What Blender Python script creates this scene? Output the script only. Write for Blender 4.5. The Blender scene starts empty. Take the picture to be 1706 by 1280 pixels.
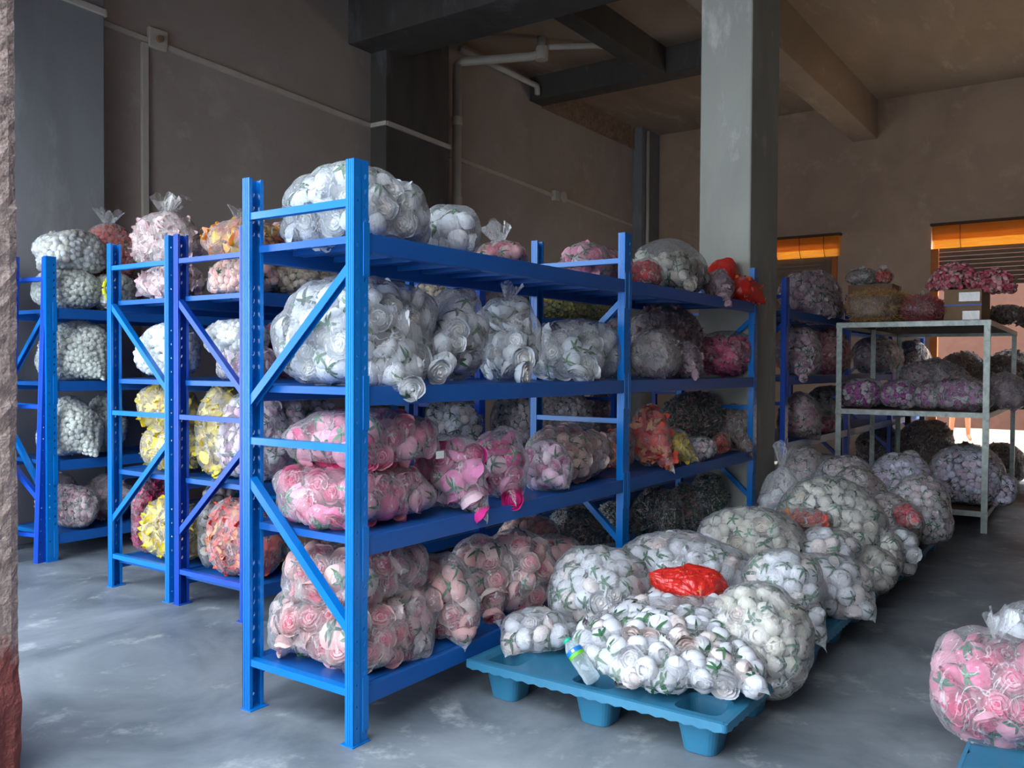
import bpy, bmesh, math
import numpy as np
from mathutils import Matrix, Vector

SC = bpy.context.scene
COL = SC.collection

# ------------------------------------------------------------------ camera
FPX, CX, CY = 1449.2, 853.0, 640.0
YAW, PITCH, ROLL = 0.6116, -0.0215, 0.0057
CAM = np.array([-2.0966, -2.1206, 1.3063])
Fw = np.array([math.cos(YAW)*math.cos(PITCH), math.sin(YAW)*math.cos(PITCH), math.sin(PITCH)])
Rt = np.array([math.sin(YAW), -math.cos(YAW), 0.0])
Up = np.cross(Rt, Fw)
Rt, Up = Rt*math.cos(ROLL)+Up*math.sin(ROLL), -Rt*math.sin(ROLL)+Up*math.cos(ROLL)
cam_data = bpy.data.cameras.new('camera')
cam_data.sensor_width = 36.0
cam_data.lens = FPX/1706*36.0
cam_data.clip_end = 200
cam = bpy.data.objects.new('camera', cam_data)
M = Matrix.Identity(4)
for i in range(3):
    M[i][0], M[i][1], M[i][2], M[i][3] = Rt[i], Up[i], -Fw[i], CAM[i]
cam.matrix_world = M
COL.objects.link(cam)
SC.camera = cam

# ------------------------------------------------------------------ world, sun, exposure
W = bpy.data.worlds.new('sky'); SC.world = W; W.use_nodes = True
wn = W.node_tree.nodes; wn.clear()
wo = wn.new('ShaderNodeOutputWorld'); wb = wn.new('ShaderNodeBackground')
wb.inputs[0].default_value = (0.80, 0.90, 1.0, 1); wb.inputs[1].default_value = 4.0
W.node_tree.links.new(wb.outputs[0], wo.inputs[0])
sd = bpy.data.lights.new('sun', 'SUN'); sd.energy = 9.0; sd.angle = 0.02; sd.color = (1.0, 0.86, 0.66)
so = bpy.data.objects.new('sun', sd); COL.objects.link(so)
so.rotation_euler = Vector((-0.80, 0.90, -1.0)).to_track_quat('-Z', 'Y').to_euler()
SC.view_settings.view_transform = 'Standard'
SC.view_settings.look = 'None'
SC.view_settings.gamma = 1.0
SC.view_settings.use_curve_mapping = False
SC.view_settings.exposure = 0.88
SC.cycles.transparent_max_bounces = 24
SC.cycles.max_bounces = 7
SC.cycles.diffuse_bounces = 4
SC.cycles.caustics_reflective = False
SC.cycles.caustics_refractive = False


def ray(u, v):
    return Fw + Rt*(u-CX)/FPX - Up*(v-CY)/FPX

def at(u, v, ax, val):
    d = ray(u, v)
    return CAM + d*(val-CAM[ax])/d[ax]

def lin(h):
    h = h.lstrip('#'); c = [int(h[i:i+2], 16)/255 for i in (0, 2, 4)]
    return tuple(x/12.92 if x <= .04045 else ((x+.055)/1.055)**2.4 for x in c)

# ------------------------------------------------------------------ materials
def new_mat(name):
    m = bpy.data.materials.new(name); m.use_nodes = True
    nt = m.node_tree; nt.nodes.clear()
    out = nt.nodes.new('ShaderNodeOutputMaterial'); b = nt.nodes.new('ShaderNodeBsdfPrincipled')
    nt.links.new(b.outputs[0], out.inputs[0])
    return m, nt, b, out

def nd(nt, t, **kw):
    n = nt.nodes.new(t)
    for k, v in kw.items():
        if k.startswith('i_'):
            key = k[2:]
            n.inputs[int(key) if key.isdigit() else key].default_value = v
        else:
            setattr(n, k, v)
    return n

def mottled(name, c1, c2, scale=2.0, rough=.8, bump=.15, detail=8, stretch=(1, 1, 1), c3=None, s3=9.0, spec=.3, bscale=60, lo=.35, hi=.68, metal=0, bd=.004):
    m, nt, b, out = new_mat(name); L = nt.links.new
    tc = nd(nt, 'ShaderNodeTexCoord'); mp = nd(nt, 'ShaderNodeMapping'); mp.inputs['Scale'].default_value = stretch
    L(tc.outputs['Object'], mp.inputs['Vector'])
    n = nd(nt, 'ShaderNodeTexNoise'); n.inputs['Scale'].default_value = scale; n.inputs['Detail'].default_value = detail; n.inputs['Roughness'].default_value = .62
    n.inputs['Distortion'].default_value = .6
    L(mp.outputs[0], n.inputs['Vector'])
    r = nd(nt, 'ShaderNodeValToRGB'); r.color_ramp.elements[0].position = lo; r.color_ramp.elements[1].position = hi
    r.color_ramp.elements[0].color = (*c1, 1); r.color_ramp.elements[1].color = (*c2, 1)
    L(n.outputs['Fac'], r.inputs[0]); col = r.outputs[0]
    if c3 is not None:
        n3 = nd(nt, 'ShaderNodeTexNoise'); n3.inputs['Scale'].default_value = s3; n3.inputs['Detail'].default_value = 10; n3.inputs['Roughness'].default_value = .7
        L(mp.outputs[0], n3.inputs['Vector'])
        r3 = nd(nt, 'ShaderNodeValToRGB'); r3.color_ramp.elements[0].position = .56; r3.color_ramp.elements[1].position = .74
        L(n3.outputs['Fac'], r3.inputs[0])
        mx = nd(nt, 'ShaderNodeMix', data_type='RGBA'); mx.inputs[7].default_value = (*c3, 1)
        L(r3.outputs[0], mx.inputs[0]); L(col, mx.inputs[6]); col = mx.outputs[2]
    L(col, b.inputs['Base Color'])
    b.inputs['Roughness'].default_value = rough; b.inputs['Specular IOR Level'].default_value = spec; b.inputs['Metallic'].default_value = metal
    if bump:
        n2 = nd(nt, 'ShaderNodeTexNoise'); n2.inputs['Scale'].default_value = bscale; n2.inputs['Detail'].default_value = 6
        L(tc.outputs['Object'], n2.inputs['Vector'])
        bp = nd(nt, 'ShaderNodeBump'); bp.inputs['Strength'].default_value = bump; bp.inputs['Distance'].default_value = bd
        L(n2.outputs['Fac'], bp.inputs['Height']); L(bp.outputs[0], b.inputs['Normal'])
    return m

MT = {}
MT['floor'] = mottled('polished concrete', lin('5a626a'), lin('949ba1'), 1.3, .48, .14, c3=lin('bcc0c0'), s3=3.4, spec=.4, bscale=35)
MT['plaster'] = mottled('grey brown plaster', lin('aca096'), lin('b8ada4'), 1.1, .95, .2, c3=lin('c4bab0'), s3=3)
MT['plaster_back'] = mottled('brown plaster', lin('ae9480'), lin('bea38c'), 1.2, .95, .2, c3=lin('ccb29a'), s3=2.2)
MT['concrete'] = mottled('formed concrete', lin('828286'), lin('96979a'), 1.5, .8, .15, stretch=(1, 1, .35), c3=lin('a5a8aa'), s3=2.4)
MT['dark_concrete'] = mottled('darker concrete', lin('4a4644'), lin('5c5855'), 1.5, .8, .15, stretch=(1, 1, .35), c3=lin('78767a'), s3=2.4)  # darker concrete tone for some beams and a pilaster
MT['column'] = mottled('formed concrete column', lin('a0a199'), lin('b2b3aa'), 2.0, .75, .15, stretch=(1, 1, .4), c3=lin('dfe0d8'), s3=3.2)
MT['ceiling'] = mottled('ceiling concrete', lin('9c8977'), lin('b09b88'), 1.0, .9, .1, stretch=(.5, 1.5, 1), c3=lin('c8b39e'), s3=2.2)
MT['band'] = mottled('rough brick infill', lin('86705f'), lin('ad9480'), 14, .95, .6, bscale=25, bd=.02)
MT['stucco'] = mottled('rough stucco', lin('87766f'), lin('a99891'), 30, .95, .9, c3=lin('a89a90'), s3=70, bscale=70, bd=.015)
def paint_band(m):
    nt = m.node_tree; L = nt.links.new; b = [n for n in nt.nodes if n.type == 'BSDF_PRINCIPLED'][0]; src = b.inputs['Base Color'].links[0].from_socket
    tc = nd(nt, 'ShaderNodeTexCoord'); sp = nd(nt, 'ShaderNodeSeparateXYZ'); L(tc.outputs['Object'], sp.inputs[0])
    n = nd(nt, 'ShaderNodeTexNoise'); n.inputs['Scale'].default_value = 9; n.inputs['Detail'].default_value = 8; L(tc.outputs['Object'], n.inputs['Vector'])
    a = nd(nt, 'ShaderNodeMath', operation='MULTIPLY_ADD'); a.inputs[1].default_value = -.55; L(n.outputs['Fac'], a.inputs[0]); L(sp.outputs['Z'], a.inputs[2])
    r = nd(nt, 'ShaderNodeMapRange'); r.inputs[1].default_value = .10; r.inputs[2].default_value = .20; r.inputs[3].default_value = 1; r.inputs[4].default_value = 0; L(a.outputs[0], r.inputs[0])
    mx = nd(nt, 'ShaderNodeMix', data_type='RGBA'); mx.inputs[7].default_value = (*lin('7a4440'), 1); L(r.outputs[0], mx.inputs[0]); L(src, mx.inputs[6]); L(mx.outputs[2], b.inputs['Base Color'])
paint_band(MT['stucco'])
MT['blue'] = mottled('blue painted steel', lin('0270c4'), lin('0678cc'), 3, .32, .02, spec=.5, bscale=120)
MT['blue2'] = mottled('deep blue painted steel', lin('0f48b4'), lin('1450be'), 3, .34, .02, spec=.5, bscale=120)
MT['beam'] = mottled('beam blue paint', lin('1659a8'), lin('1a60b0'), 3, .38, .02, spec=.45, bscale=120)
MT['pallet'] = mottled('blue plastic', lin('2c6f90'), lin('34799a'), 4, .42, .06, spec=.4, bscale=90)
MT['galv'] = mottled('galvanised angle steel', lin('8d948f'), lin('b4bab4'), 16, .45, .05, metal=.35, c3=lin('62605a'), s3=12)
MT['ply'] = mottled('dark shelf board', lin('4a3a38'), lin('5d4a45'), 4, .8, .1)
MT['pipe'] = mottled('off white plastic pipe', lin('c6beb2'), lin('d2cabe'), 4, .5, .03)
MT['card'] = mottled('brown cardboard', lin('8f7258'), lin('9c7e62'), 4, .85, .05)
MT['cardink'] = mottled('cardboard print', lin('4d3a2e'), lin('55412f'), 9, .85, 0)
MT['tape'] = mottled('glossy packing tape', lin('857c6c'), lin('b0aca2'), 7, .18, .05, spec=.8)
MT['bluetape'] = mottled('blue strap', lin('3b55a8'), lin('4560b0'), 5, .4, 0)
MT['bamboo'] = mottled('bamboo blind', lin('f0b848'), lin('fcd676'), 60, .6, .1, stretch=(1, .05, 1))
MT['orange'] = mottled('orange wood frame', lin('b4602a'), lin('c77436'), 5, .6, .03)
MT['curtain'] = mottled('pinkish siding', lin('54382e'), lin('5e4035'), 3, .8, .05)
MT['yard'] = mottled('yard concrete', lin('a89c8a'), lin('b8ad9c'), 1.5, .9, .1)
MT['skin'] = mottled('skin', lin('b07a5c'), lin('b98264'), 5, .6, 0)
MT['cloth'] = mottled('rust shirt cloth', lin('8a3f22'), lin('964728'), 12, .9, .05)
MT['shorts'] = mottled('dark shorts cloth', lin('2e2c33'), lin('38353d'), 12, .9, .05)
MT['hair'] = mottled('black hair', lin('15110f'), lin('1d1815'), 30, .6, .2)
MT['teal'] = mottled('green bottle cap', lin('12a884'), lin('16b28c'), 5, .4, 0)
MT['slat'] = mottled('dull slats', lin('6c5c50'), lin('7a6a5c'), 5, .7, 0)
MT['white'] = mottled('white', lin('d8dcdc'), lin('e6e9ea'), 5, .6, 0)
MT['labelblue'] = mottled('label blue', lin('1a6fc0'), lin('2277c8'), 5, .3, 0)
MT['labelgreen'] = mottled('label green', lin('5cae28'), lin('70bc30'), 5, .3, 0)
MT['yellowmark'] = mottled('yellow print', lin('d8d820'), lin('dede2a'), 5, .4, 0)
MT['black'] = mottled('black print', lin('202224'), lin('26282a'), 5, .5, 0)

def add_bamboo():
    m = MT['bamboo']; nt = m.node_tree; L = nt.links.new
    b = [n for n in nt.nodes if n.type == 'BSDF_PRINCIPLED'][0]; out = [n for n in nt.nodes if n.type == 'OUTPUT_MATERIAL'][0]
    src = b.inputs['Base Color'].links[0].from_socket
    t = nd(nt, 'ShaderNodeBsdfTranslucent'); L(src, t.inputs[0])
    mx = nd(nt, 'ShaderNodeMixShader'); mx.inputs[0].default_value = .75
    L(b.outputs[0], mx.inputs[1]); L(t.outputs[0], mx.inputs[2]); L(mx.outputs[0], out.inputs[0])
add_bamboo()

def mat_flowers():
    m, nt, b, out = new_mat('artificial flowers'); L = nt.links.new
    a = nd(nt, 'ShaderNodeAttribute', attribute_name='Col')
    L(a.outputs['Color'], b.inputs['Base Color'])
    b.inputs['Roughness'].default_value = .75; b.inputs['Specular IOR Level'].default_value = .15
    return m
MT['flowers'] = mat_flowers()

def mat_film(name, col, milk, wr=26, gloss=.16):
    m, nt, b, out = new_mat(name); L = nt.links.new
    b.inputs['Base Color'].default_value = (*col, 1); b.inputs['Roughness'].default_value = gloss
    b.inputs['Specular IOR Level'].default_value = .8
    tc = nd(nt, 'ShaderNodeTexCoord'); mp = nd(nt, 'ShaderNodeMapping'); mp.inputs['Scale'].default_value = (1, 1, .55)
    mp.inputs['Rotation'].default_value = (.5, .3, .2)
    L(tc.outputs['Object'], mp.inputs[0])
    n = nd(nt, 'ShaderNodeTexNoise'); n.inputs['Scale'].default_value = wr; n.inputs['Detail'].default_value = 3; n.inputs['Distortion'].default_value = 1.6
    L(mp.outputs[0], n.inputs['Vector'])
    bp = nd(nt, 'ShaderNodeBump'); bp.inputs['Strength'].default_value = .9; bp.inputs['Distance'].default_value = .012
    L(n.outputs['Fac'], bp.inputs['Height']); L(bp.outputs[0], b.inputs['Normal'])
    tr = nd(nt, 'ShaderNodeBsdfTransparent')
    lw = nd(nt, 'ShaderNodeLayerWeight'); lw.inputs[0].default_value = .32; L(bp.outputs[0], lw.inputs['Normal'])
    pw = nd(nt, 'ShaderNodeMath', operation='MULTIPLY_ADD'); pw.inputs[1].default_value = .55; pw.inputs[2].default_value = milk
    L(lw.outputs['Fresnel'], pw.inputs[0])
    n2 = nd(nt, 'ShaderNodeTexNoise'); n2.inputs['Scale'].default_value = 5; n2.inputs['Detail'].default_value = 3
    L(tc.outputs['Object'], n2.inputs['Vector'])
    m2 = nd(nt, 'ShaderNodeMath', operation='MULTIPLY_ADD'); m2.inputs[1].default_value = .22; m2.inputs[2].default_value = -.11
    L(n2.outputs['Fac'], m2.inputs[0])
    ad = nd(nt, 'ShaderNodeMath', operation='ADD', use_clamp=True); L(pw.outputs[0], ad.inputs[0]); L(m2.outputs[0], ad.inputs[1])
    n3 = nd(nt, 'ShaderNodeTexNoise'); n3.inputs['Scale'].default_value = 11; n3.inputs['Detail'].default_value = 2; n3.inputs['Distortion'].default_value = 2.2
    L(mp.outputs[0], n3.inputs['Vector'])
    s1 = nd(nt, 'ShaderNodeMath', operation='SUBTRACT'); s1.inputs[1].default_value = .5; L(n3.outputs['Fac'], s1.inputs[0])
    s2 = nd(nt, 'ShaderNodeMath', operation='ABSOLUTE'); L(s1.outputs[0], s2.inputs[0])
    s3 = nd(nt, 'ShaderNodeMapRange'); s3.inputs[1].default_value = 0; s3.inputs[2].default_value = .022; s3.inputs[3].default_value = .30; s3.inputs[4].default_value = 0; L(s2.outputs[0], s3.inputs[0])
    ae = nd(nt, 'ShaderNodeMath', operation='ADD', use_clamp=True); L(ad.outputs[0], ae.inputs[0]); L(s3.outputs[0], ae.inputs[1]); ad = ae
    mx = nd(nt, 'ShaderNodeMixShader'); L(ad.outputs[0], mx.inputs[0]); L(tr.outputs[0], mx.inputs[1]); L(b.outputs[0], mx.inputs[2])
    L(mx.outputs[0], out.inputs[0])
    return m
MT['film'] = mat_film('clear bag film', (.88, .90, .93), .115)
MT['film_haze'] = mat_film('milky bag film', (.70, .67, .66), .26)
MT['film_red'] = mat_film('red bag film', lin('e0302a'), .78, 18, .25)

def mat_glass():
    m, nt, b, out = new_mat('clear bottle plastic'); L = nt.links.new
    b.inputs['Base Color'].default_value = (.75, .85, .9, 1); b.inputs['Roughness'].default_value = .08
    tr = nd(nt, 'ShaderNodeBsdfTransparent'); tr.inputs[0].default_value = (.9, .96, .98, 1)
    lw = nd(nt, 'ShaderNodeLayerWeight'); lw.inputs[0].default_value = .5
    ma = nd(nt, 'ShaderNodeMath', operation='MULTIPLY_ADD'); ma.inputs[1].default_value = .6; ma.inputs[2].default_value = .12
    L(lw.outputs['Facing'], ma.inputs[0])
    mx = nd(nt, 'ShaderNodeMixShader'); L(ma.outputs[0], mx.inputs[0]); L(tr.outputs[0], mx.inputs[1]); L(b.outputs[0], mx.inputs[2])
    L(mx.outputs[0], out.inputs[0]); return m
MT['bottle'] = mat_glass()

# ------------------------------------------------------------------ mesh helpers
def link(name, me, parent=None, loc=(0, 0, 0), rot=(0, 0, 0)):
    o = bpy.data.objects.new(name, me); COL.objects.link(o)
    o.location = loc; o.rotation_euler = rot
    if parent is not None: o.parent = parent
    return o

def tag(o, label, cat, group=None, kind=None):
    if label: o['label'] = label
    if cat: o['category'] = cat
    if group: o['group'] = group
    if kind: o['kind'] = kind
    return o

def empty(name, label, cat, loc=(0, 0, 0), rz=0, group=None):
    o = bpy.data.objects.new(name, None); COL.objects.link(o); o.empty_display_size = .05
    o.location = loc; o.rotation_euler = (0, 0, rz)
    return tag(o, label, cat, group)

def structure(o):
    o['kind'] = 'structure'; return o

class MB:
    def __init__(s): s.v = []; s.f = []
    def add(s, V, Fc):
        n = len(s.v); s.v += [tuple(map(float, p)) for p in V]; s.f += [tuple(i+n for i in q) for q in Fc]; return s
    def box(s, x0, x1, y0, y1, z0, z1):
        V = [(x, y, z) for z in (z0, z1) for y in (y0, y1) for x in (x0, x1)]
        return s.add(V, [(0, 2, 3, 1), (4, 5, 7, 6), (0, 1, 5, 4), (2, 6, 7, 3), (0, 4, 6, 2), (1, 3, 7, 5)])
    def prism(s, poly, axis, a0, a1):          # closed polygon of 2D points pushed along axis
        n = len(poly)
        def P(p, a): return {0: (a, p[0], p[1]), 1: (p[0], a, p[1]), 2: (p[0], p[1], a)}[axis]
        V = [P(p, a0) for p in poly]+[P(p, a1) for p in poly]
        return s.add(V, [tuple(range(n)), tuple(range(2*n-1, n-1, -1))]+[(i, i+n, (i+1) % n+n, (i+1) % n) for i in range(n)])
    def bar(s, p, q, w, h, up=(0, 0, 1)):
        p, q, up = Vector(p), Vector(q), Vector(up); d = (q-p).normalized(); a = d.cross(up).normalized(); b = a.cross(d)
        V = [e+a*sx*w/2+b*sz*h/2 for e in (p, q) for sx, sz in ((-1, -1), (1, -1), (1, 1), (-1, 1))]
        return s.add(V, [(0, 1, 2, 3), (7, 6, 5, 4)]+[(i, i+4, (i+1) % 4+4, (i+1) % 4) for i in range(4)])
    def channel(s, p, q, w, h, up, t=.003):     # a C channel whose open side faces -up
        p, q, up = Vector(p), Vector(q), Vector(up); d = (q-p).normalized(); a = d.cross(up).normalized(); b = a.cross(d)
        pr = [(-w/2, -h/2), (-w/2, h/2), (w/2, h/2), (w/2, -h/2), (w/2-t, -h/2), (w/2-t, h/2-t), (-w/2+t, h/2-t), (-w/2+t, -h/2)]
        V = [e+a*x+b*z for e in (p, q) for x, z in pr]; n = 8
        s.add(V, [(0, 1, 6, 7), (1, 2, 5, 6), (2, 3, 4, 5), (8, 15, 14, 9), (9, 14, 13, 10), (10, 13, 12, 11)]+[(i, i+n, (i+1) % n+n, (i+1) % n) for i in range(n)])
        return s
    def tube(s, pts, r, n=16, cap=True):
        pts = [Vector(p) for p in pts]; rr = r if hasattr(r, '__len__') else [r]*len(pts); V = []; prev = None
        for i, p in enumerate(pts):
            d = ((pts[min(i+1, len(pts)-1)]-p).normalized()+(p-pts[max(i-1, 0)]).normalized())
            if d.length < 1e-6: d = pts[-1]-pts[0]
            d.normalize()
            if prev is None:
                a = d.orthogonal().normalized()
            else:
                a = (prev-d*prev.dot(d)).normalized()
            prev = a; b = d.cross(a)
            V += [p+(a*math.cos(2*math.pi*k/n)+b*math.sin(2*math.pi*k/n))*rr[i] for k in range(n)]
        Fc = [(i*n+k, i*n+(k+1) % n, (i+1)*n+(k+1) % n, (i+1)*n+k) for i in range(len(pts)-1) for k in range(n)]
        if cap: Fc += [tuple(range(n-1, -1, -1)), tuple(range((len(pts)-1)*n, len(pts)*n))]
        return s.add(V, Fc)
    def lathe(s, prof, n=24):
        V = [(r*math.cos(2*math.pi*k/n), r*math.sin(2*math.pi*k/n), z) for r, z in prof for k in range(n)]
        Fc = [(i*n+k, i*n+(k+1) % n, (i+1)*n+(k+1) % n, (i+1)*n+k) for i in range(len(prof)-1) for k in range(n)]
        Fc += [tuple(range(n-1, -1, -1)), tuple(range((len(prof)-1)*n, len(prof)*n))]
        return s.add(V, Fc)
    def mesh(s, name, mat, bevel=0, smooth=False):
        me = bpy.data.meshes.new(name); me.from_pydata(s.v, [], s.f)
        bm = bmesh.new(); bm.from_mesh(me)
        if bevel:
            bmesh.ops.remove_doubles(bm, verts=bm.verts, dist=1e-5)
            bmesh.ops.recalc_face_normals(bm, faces=bm.faces)
            es = [e for e in bm.edges if len(e.link_faces) == 2 and e.calc_face_angle(0) > .6]
            bmesh.ops.bevel(bm, geom=es, offset=bevel, segments=2, profile=.5, affect='EDGES')
        bmesh.ops.recalc_face_normals(bm, faces=bm.faces)
        bm.to_mesh(me); bm.free()
        if smooth: me.polygons.foreach_set('use_smooth', [True]*len(me.polygons))
        me.materials.append(MT[mat]); return me
    def build(s, name, mat, parent=None, loc=(0, 0, 0), bevel=0, smooth=False):
        return link(name, s.mesh(name, mat, bevel, smooth), parent, loc)

def np_mesh(name, V, Q, mat, col=None, smooth=True):
    me = bpy.data.meshes.new(name); nv, nq = len(V), len(Q)
    me.vertices.add(nv); me.vertices.foreach_set('co', np.ascontiguousarray(V, dtype=np.float32).ravel())
    me.loops.add(nq*4); me.loops.foreach_set('vertex_index', np.ascontiguousarray(Q, dtype=np.int32).ravel())
    me.polygons.add(nq); me.polygons.foreach_set('loop_start', np.arange(0, nq*4, 4, dtype=np.int32))
    try: me.polygons.foreach_set('loop_total', np.full(nq, 4, dtype=np.int32))
    except Exception: pass
    me.polygons.foreach_set('use_smooth', np.full(nq, smooth, dtype=bool))
    me.update(calc_edges=True); me.validate()
    if col is not None:
        at_ = me.color_attributes.new('Col', 'FLOAT_COLOR', 'POINT')
        c4 = np.ones((nv, 4), dtype=np.float32); c4[:, :3] = col
        at_.data.foreach_set('color', c4.ravel())
    me.materials.append(MT[mat]); return me

# ------------------------------------------------------------------ the building
YL, XB, ZC, XF, YR = 4.5, 11.4, 5.2, -0.76, -7.5
structure(MB().box(-8, 11.6, -12, 5.4, -.12, 0).build('floor', 'floor'))
structure(MB().box(XF, 11.7, YR, 5.0, ZC, ZC+.15).build('ceiling', 'ceiling'))
structure(MB().box(XF, XB+.3, YL, YL+.25, 0, ZC).build('wall_left', 'plaster'))
structure(MB().box(XF, XB+.3, YR-.25, YR, 0, ZC).build('wall_right', 'plaster'))
# back wall with two openings; the blinds hang in them
mb = MB()
mb.box(XB, XB+.25, 2.75, YL, 0, ZC); mb.box(XB, XB+.25, 1.40, 2.75, 0, 1.3); mb.box(XB, XB+.25, 1.40, 2.75, 3.30, ZC)
mb.box(XB, XB+.25, .12, 1.40, 0, ZC); mb.box(XB, XB+.25, -3.6, .12, 3.32, ZC); mb.box(XB, XB+.25, YR, -3.6, 0, ZC)
structure(mb.build('wall_back', 'plaster_back'))
def jagged(name, x0, x1, y1, z1, seed):
    rg = np.random.default_rng(seed); n = 170
    zs = np.linspace(0, z1, n); k = np.convolve(rg.normal(0, 1, n+20), np.ones(14)/14, 'same')[10:-10]
    off = k*.012+rg.normal(0, .0022, n) + .012*np.exp(-((zs-1.0)/.12)**2) - .020*np.exp(-((zs-.20)/.10)**2) - .012/(1+np.exp((zs-.32)/.03))
    V = []; Fc = []
    xs = np.linspace(x0, x1, 9)
    offx = rg.normal(0, .003, (n, 9))
    for i in range(n):
        V.append((x0, y1+.75, zs[i]))
        for j in range(9): V.append((xs[j], .695+off[i]*(1 if j < 6 else .6)+offx[i, j]+(.012 if j in (0, 8) else 0), zs[i]))
        V.append((x1, y1+.75, zs[i]))
    m = 11
    for i in range(n-1):
        for j in range(m-1): Fc.append((i*m+j, i*m+j+1, (i+1)*m+j+1, (i+1)*m+j))
        Fc.append((i*m+m-1, i*m, (i+1)*m, (i+1)*m+m-1))
    return MB().add(V, Fc)
structure(jagged('wall_front', -.97, -.76, .6, ZC, 3).build('wall_front', 'stucco'))
structure(MB().box(-.97, -.76, -9, 4.8, 3.3, ZC+.15).build('trim_1', 'stucco'))
structure(MB().box(-.97, -.76, -9, -2.5, 0, 3.3).build('wall_front', 'stucco'))
structure(MB().box(-.965, -.76, 4.3, 4.75, 0, 3.3).build('wall_front', 'stucco'))

structure(MB().box(-9, -.97, -3.4, -3.2, 0, 4.6).build('light_blocker_right', 'stucco'))  # added out of view to block daylight coming from the right

# pilasters, column, beams
structure(MB().box(-.7, 1.60, 4.30, YL, 0, ZC).build('trim_2', 'concrete', bevel=.01))
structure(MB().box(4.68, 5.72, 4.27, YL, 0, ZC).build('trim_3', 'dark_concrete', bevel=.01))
structure(MB().box(10.75, XB, 4.33, YL, 0, ZC).build('trim_4', 'concrete', bevel=.01))
structure(MB().box(3.98, 4.58, .07, .46, 0, ZC).build('trim_5', 'column', bevel=.012))
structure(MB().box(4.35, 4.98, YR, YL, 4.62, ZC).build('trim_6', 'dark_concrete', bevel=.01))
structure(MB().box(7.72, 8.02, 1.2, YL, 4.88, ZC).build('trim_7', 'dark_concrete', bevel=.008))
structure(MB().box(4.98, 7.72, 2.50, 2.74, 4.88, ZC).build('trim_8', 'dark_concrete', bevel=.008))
structure(MB().box(4.98, XB, .86, 1.20, 4.64, ZC).build('trim_9', 'ceiling', bevel=.008))
structure(MB().box(8.02, 10.8, YL-.035, YL, 4.86, ZC).build('trim_10', 'band'))

# outside, behind the back wall
structure(MB().box(11.65, 30, -14, 14, -.12, -.005).build('ground', 'yard'))
mb = MB()
for i in range(120):
    y = -9+i*.15; mb.box(19.0, 19.03+.02*(i % 2), y, y+.15, 0, 5.5)
structure(mb.build('wall_outside', 'curtain'))

# blinds and frames
def blind(label, y0, y1, z0, z1):
    e = empty('bamboo_blind', label, 'blind', (XB-.02, (y0+y1)/2, z0), group=None)
    w = (y1-y0)/2; H = z1-z0
    def mat_(name, za, zb, x, bow):
        m = MB(); n = int((zb-za)/.012)
        for k in range(n):
            z = za+(zb-za)*k/n; xx = x-bow*math.sin(math.pi*k/n)
            m.box(xx-.002, xx+.002, -w, w, z, z+.0112)
        return m.build(name, 'bamboo', e)
    mat_('hanging_slats', 0, H, 0, .02)
    mat_('folded_slats', H*.36, H, -.03, .03)
    mat_('folded_slats', H*.62, H, -.06, .03)
    m = MB()
    for f in (-.7, -.2, .3, .8): m.tube([(-.10, f*w, H), (-.10, f*w, H*.4), (-.03, f*w, .0), (.006, f*w, 0), (.006, f*w, H)], .004, 6)
    m.build('cord', 'cardink', e)
    MB().box(-.10, .02, -w-.02, w+.02, z1-z0+.004, z1-z0+.035).build('head_rail', 'cardink', e)
blind('rolled golden bamboo blind over the window just right of the column', 1.36, 2.80, 2.97, 3.27)
blind('rolled golden bamboo blind over the wide back opening at far right', -3.5, .10, 2.98, 3.29)
structure(MB().box(XB-.02, XB+.05, .02, .12, 0, 2.98).box(XB-.02, XB+.05, -3.6, -3.5, 0, 2.98).build('door_frame_1', 'orange', bevel=.004))
structure(MB().box(XB-.02, XB+.05, 1.40, 1.48, 1.3, 2.97).box(XB-.02, XB+.05, 2.67, 2.75, 1.3, 2.97).box(XB-.02, XB+.05, 1.40, 2.75, 1.3, 1.36).build('window_frame_1', 'orange', bevel=.004))
def louvre(name, ya, yb, za, zb, pitch, cover):
    m = MB(); z = za
    while z < zb:
        m.add([(XB+.02, ya, z), (XB+.02, yb, z), (XB+.032, yb, z+pitch*cover), (XB+.032, ya, z+pitch*cover), (XB+.026, ya, z), (XB+.026, yb, z), (XB+.038, yb, z+pitch*cover), (XB+.038, ya, z+pitch*cover)],
              [(0, 1, 2, 3), (7, 6, 5, 4), (0, 4, 5, 1), (2, 6, 7, 3), (0, 3, 7, 4), (1, 5, 6, 2)]); z += pitch
    structure(m.build(name, 'slat'))
louvre('window_louvre_2', -3.5, .02, 2.45, 2.95, .06, .93)
louvre('window_louvre_1', 1.48, 2.67, 1.36, 2.95, .06, 1.02)

# pipes and conduit on the left wall
e = empty('drain_pipe', 'off-white plastic drain pipe running down the left wall from the ceiling', 'pipe', (6.03, 4.40, 0))
MB().tube([(0, 0, 0), (0, 0, 4.86)], .055, 20).build('riser', 'pipe', e, smooth=True)
for z in (1.2, 3.2, 4.15): MB().tube([(0, 0, z), (0, 0, z+.1)], .066, 20).build('coupling', 'pipe', e)
MB().tube([(0, 0, 4.80), (0, 0, 4.86), (.02, -.03, 4.90), (.08, -.12, 4.91), (.5, -.72, 4.97), (.56, -.8, 5.0), (.58, -.82, 5.2)], .052, 16).build('elbow', 'pipe', e, smooth=True)
MB().tube([(.58, -.82, 4.93), (.58, -.82, 5.08)], .075, 18).build('trap', 'pipe', e)
MB().tube([(.58, -.82, 5.08), (1.1, -1.25, 5.17), (1.4, -1.45, 5.19)], .035, 12).build('branch', 'pipe', e, smooth=True)
MB().tube([(0, -.05, 5.04), (1.62, -.06, 5.04), (1.64, -.06, 5.0), (1.64, -.06, 4.92)], .04, 14).build('side_run', 'pipe', e, smooth=True)
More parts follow.
